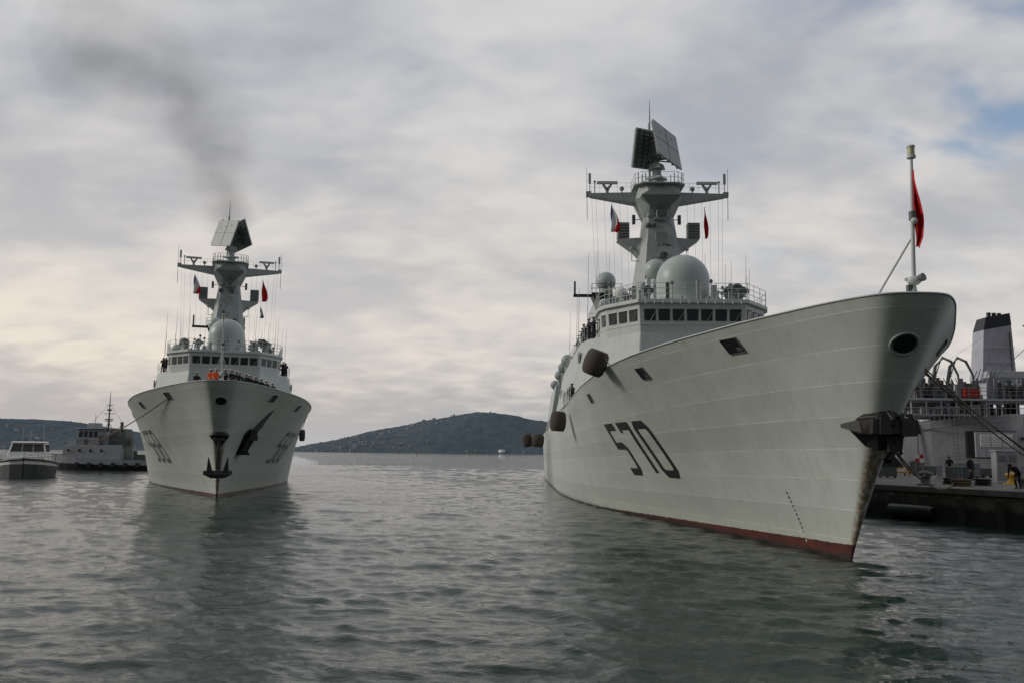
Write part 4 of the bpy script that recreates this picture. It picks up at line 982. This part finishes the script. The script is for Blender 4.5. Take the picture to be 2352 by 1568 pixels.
def put(px,d,hi):
    x=(px-1176)/2050*d; z=TZ(x,d); A=H[hi]
    pr=dict(label='pale rendered hillside house with tiled roof' if hi!=1 else 'larger pale apartment house with tiled roof',category='house',group='houses on the far hillside')
    if A.get('used') is None:
        A['used']=1; A.location=(x,d,z); A.rotation_euler=(0,0,random.uniform(-.5,.5))
        for q,v in pr.items(): A[q]=v
    else: clone(A,(x,d,z),random.uniform(-.6,.6),**pr)
for _ in range(120):
    r=random.random()
    if r<.66: px=random.gauss(840,70); d=random.uniform(2865,3120)
    elif r<.8: px=random.gauss(1000,50); d=random.uniform(3080,3240)
    else: px=random.uniform(10,310); d=random.uniform(2870,3100)
    if px<700 and px>320: continue
    put(px,d,random.choice([0,1,2,2,0]))
for px in(705,718,733,748,765,790,812,1075,1095,1120,1205,1218,20,60,300): put(px,2856,random.choice([0,1]))
for o in list(bpy.data.objects):
    if 'used' in o: del o['used']
mb=MB(); mb.tube([(0,0,-2),(0,0,9),(0,0,10.5)],[11,11,4],20); ob('storage_tank',mb,M_WHITE,None,loc=((1155-1176)/2050*2850,2862,2),label='white cylindrical storage tank on the far shore',category='tank')
mb=MB(); mb.tube([(0,0,-.5),(0,0,.6)],[1.1,1.0],12,0); mb.tube([(0,0,.6),(0,0,2.6)],[.35,.15],8,0); mb.box((0,0,2.9),(.5,.5,.5),0)
ob('channel_buoy',mb,M_RPAINT,None,loc=(-104,992,0),label='small red channel buoy floating in the harbour',category='buoy')
# ---------------------------------------------------------------- smoke
SP=[]
for px,py,r in((508,600,2.0),(508,545,3.6),(492,480,5.4),(465,405,6.6),(450,330,7.2),(415,250,8.0),(350,170,9.5),(255,105,11),(140,70,12)):
    k=150./2050; SP.append((((px-1176)*k),152,4+(1034-py)*k*1.02,r*1.3))
mb=MB(); mb.tube([p[:3] for p in SP]+[(SP[-1][0]-8,152,SP[-1][2]+3)],[p[3] for p in SP]+[6],14)
m=bpy.data.materials.new('drifting_smoke'); m.use_nodes=True; m.node_tree.nodes.clear(); t=NT(m.node_tree)
tc=t.n('ShaderNodeTexCoord').outputs['Object']
acc=None
wn=t.n('ShaderNodeTexNoise',i_Vector=tc,i_Scale=.12,i_Detail=3.)
wv=t.n('ShaderNodeVectorMath',operation='MULTIPLY_ADD',i_0=wn.outputs[1],i_1=(9,9,9),i_2=tc).outputs[0]
wv=t.n('ShaderNodeVectorMath',operation='SUBTRACT',i_0=wv,i_1=(4.5,4.5,4.5)).outputs[0]
for p in SP:
    d=t.n('ShaderNodeVectorMath',operation='DISTANCE',i_0=wv,i_1=p[:3]).outputs['Value']
    f=t.mr(d,0,p[3]*1.0,1,0,True)
    acc=f if acc is None else t.math('MAXIMUM',acc,f)
zf=t.mr(t.n('ShaderNodeSeparateXYZ',i_0=tc).outputs[2],32,72,.105,.032)
den=t.math('MULTIPLY',t.math('MULTIPLY',acc,zf),t.mr(t.noise(tc,.15,3,.55),.36,.64,.25,1.2))
v=t.n('ShaderNodeVolumePrincipled',i_Density=den); v.inputs['Color'].default_value=(.27,.24,.225,1); v.inputs['Anisotropy'].default_value=.2
o_=t.n('ShaderNodeOutputMaterial'); m.node_tree.links.new(v.outputs[0],o_.inputs['Volume'])
try: m.cycles.volume_step_rate=2.5
except Exception: pass
ob('smoke_plume',mb,m,None,kind='stuff',label='dark funnel smoke drifting up above the warship',category='smoke')
# ---------------------------------------------------------------- water
rad=[.5]
while rad[-1]<9000: rad.append(rad[-1]*(1.006 if rad[-1]<260 and rad[-1]>10 else 1.06))
rad=np.array(rad)
ang=np.concatenate([np.linspace(52,128,620),np.linspace(130,410,60)])*math.pi/180
A_,R_=np.meshgrid(ang,rad); XX=R_*np.cos(A_); YY=R_*np.sin(A_)
ZZ=np.zeros_like(XX); cell=np.where((R_>10)&(R_<260),R_*.006,R_*.06)
for i in range(110):
    lam=.32*(5.5/.32)**(rng.rand()**1.35); th=R(258)+rng.randn()*.6; amp=.0035*lam**.70
    kx,ky=math.cos(th)*2*math.pi/lam,math.sin(th)*2*math.pi/lam; ph=rng.rand()*6.28
    fade=np.clip((lam/cell-2.0)/2,0,1)
    q=kx*XX+ky*YY+ph+ 1.3*np.sin(.31*XX+.17*YY+ph*2)+.9*np.sin(.23*XX-.41*YY+ph*5); ZZ+=amp*fade*(np.sin(q)-.28*np.cos(2*q))
ZZ*=(.8+.35*np.sin(.05*XX+.4*np.sin(.06*YY)+1)*np.sin(.043*YY+.3*np.sin(.07*XX)))
ZZ*=(np.abs((ang*180/math.pi)-90)<38)[None,:]
nr,na=XX.shape; V=np.stack([XX,YY,ZZ],-1).reshape(-1,3)
I=np.arange(nr-1)[:,None]*na; J=np.arange(na)[None,:]; J2=(J+1)%na
F=np.stack([I+J,I+J2,I+na+J2,I+na+J],-1).reshape(-1,4)
me=bpy.data.meshes.new('water'); me.vertices.add(len(V))
me.vertices.foreach_set('co',V.ravel())
me.loops.add(F.size); me.loops.foreach_set('vertex_index',F.ravel().astype(np.int32))
me.polygons.add(len(F)); me.polygons.foreach_set('loop_start',np.arange(0,F.size,4,dtype=np.int32)); 
me.polygons.foreach_set('use_smooth',np.ones(len(F),bool)); me.update(calc_edges=True)
m,t,b=newmat('harbour_water'); tc=t.n('ShaderNodeTexCoord').outputs['Object']
n0=t.noise(tc,.05,3,.5)
t.set(b.inputs['Base Color'],t.mix(n0,(.007,.022,.016),(.013,.032,.023)))
t.set(b.inputs['Roughness'],.025); t.set(b.inputs['IOR'],1.33); t.set(b.inputs['Specular IOR Level'],.45)
h1=t.noise(t.map(tc,(1,2.0,1),(0,0,R(10))),1.7,5,.64,.4); h2=t.noise(t.map(tc,(1,1.7,1),(0,0,R(-14))),7,4,.6,.3)
patchy=t.mr(t.noise(t.map(tc,(.6,1.2,1)),.04,3,.6),.35,.65,.5,1.15)
dist=t.n('ShaderNodeVectorMath',operation='LENGTH',i_0=tc).outputs['Value']
far=t.mr(dist,30,180,.5,1.05)
hh=t.math('ADD',t.math('MULTIPLY',h1,.30),t.math('MULTIPLY',h2,.06))
t.set(b.inputs['Normal'],t.n('ShaderNodeBump',i_Height=t.math('MULTIPLY',t.math('MULTIPLY',hh,patchy),far),i_Strength=.85,i_Distance=.38).outputs[0])
me.materials.append(m)
wo=bpy.data.objects.new('water',me); COL.objects.link(wo); wo['kind']='structure'
# ---------------------------------------------------------------- world
W=bpy.data.worlds.new('World'); scene.world=W; W.use_nodes=True; nt=W.node_tree; nt.nodes.clear(); t=NT(nt)
sky=t.n('ShaderNodeTexSky',sky_type='NISHITA',sun_disc=False,sun_elevation=R(24),sun_rotation=R(-90),altitude=0)
D=t.n('ShaderNodeTexCoord').outputs['Generated']; s=t.n('ShaderNodeSeparateXYZ',i_0=D); dx,dy,dzz=s.outputs
zz=t.math('ADD',t.math('MAXIMUM',dzz,0),.30)
P=t.n('ShaderNodeCombineXYZ',i_0=t.math('DIVIDE',dx,zz),i_1=t.math('DIVIDE',dy,zz),i_2=0.).outputs[0]
c1=t.noise(t.map(P,(1.,1.1,1),(0,0,R(-24))),2.8,4,.48,.15)
c2=t.noise(t.map(P,(1.,1.6,1),(0,0,R(-38)),(3,1,0)),8,3,.45,.2)
c3=t.noise(P,1.1,3,.5)
cl=t.math('ADD',t.math('MULTIPLY',c1,.46),t.math('ADD',t.math('MULTIPLY',c2,.18),t.math('MULTIPLY',c3,.36)))
f=t.mr(cl,.38,.62,0,1,True)
col=t.mix(f,(.40,.42,.465),(.665,.66,.66))
el=t.mr(dzz,.06,.42,1,0,True)
warm=t.mix(f,(.60,.575,.56),(.85,.765,.66))
col=t.mix(t.math('MULTIPLY',el,t.mr(dx,-.4,.6,1.,.5)),col,warm)
band=t.mr(t.math('ADD',dzz,t.mr(c2,.3,.7,-.02,.02)),.02,.12,1,0,True)
col=t.mix(t.math('MULTIPLY',band,.9),col,t.mix(t.mr(dx,-.3,.3,0,1),(.47,.445,.435),(.38,.40,.42)))
low=t.mr(dzz,.0,.035,1,0,True); col=t.mix(t.math('MULTIPLY',low,.5),col,(.48,.51,.55))
dark=t.mr(dy,-.75,.25,.32,1.,True)  # sky dimmed behind the camera, added to keep the bows in shade
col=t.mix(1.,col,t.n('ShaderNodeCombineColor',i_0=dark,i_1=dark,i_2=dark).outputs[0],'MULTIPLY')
gap=t.math('MULTIPLY',t.mr(t.noise(t.map(P,(.9,1.3,1),(0,0,R(-24)),(5,2,0)),2.4,4,.55,.2),.46,.64,0,1,True),t.mr(dx,.12,.48,.03,.95,True))
gap=t.math('MULTIPLY',gap,t.mr(dzz,.12,.3,0,1))
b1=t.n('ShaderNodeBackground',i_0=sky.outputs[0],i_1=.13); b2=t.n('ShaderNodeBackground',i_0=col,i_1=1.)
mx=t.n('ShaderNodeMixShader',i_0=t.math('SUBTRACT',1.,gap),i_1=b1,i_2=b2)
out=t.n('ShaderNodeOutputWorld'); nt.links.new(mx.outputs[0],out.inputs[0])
sl=bpy.data.lights.new('sun','SUN'); sl.energy=1.3; sl.angle=R(14); sl.color=(1,.95,.87)
so=bpy.data.objects.new('sun',sl); COL.objects.link(so)
dirv=Vector((-math.cos(R(24)),0.0,math.sin(R(24))))
so.rotation_euler=dirv.to_track_quat('Z','Y').to_euler()
# ---------------------------------------------------------------- camera
cd=bpy.data.cameras.new('camera'); cd.sensor_width=36; cd.lens=36*2050/2352; cd.clip_start=.1; cd.clip_end=20000
co=bpy.data.objects.new('camera',cd); COL.objects.link(co)
co.matrix_world=Matrix.Translation((0,0,4))@Matrix.Rotation(R(97.06),4,'X')@Matrix.Rotation(R(.55),4,'Z')
scene.camera=co
scene.view_settings.view_transform='Standard'; scene.view_settings.look='None'; scene.view_settings.exposure=0
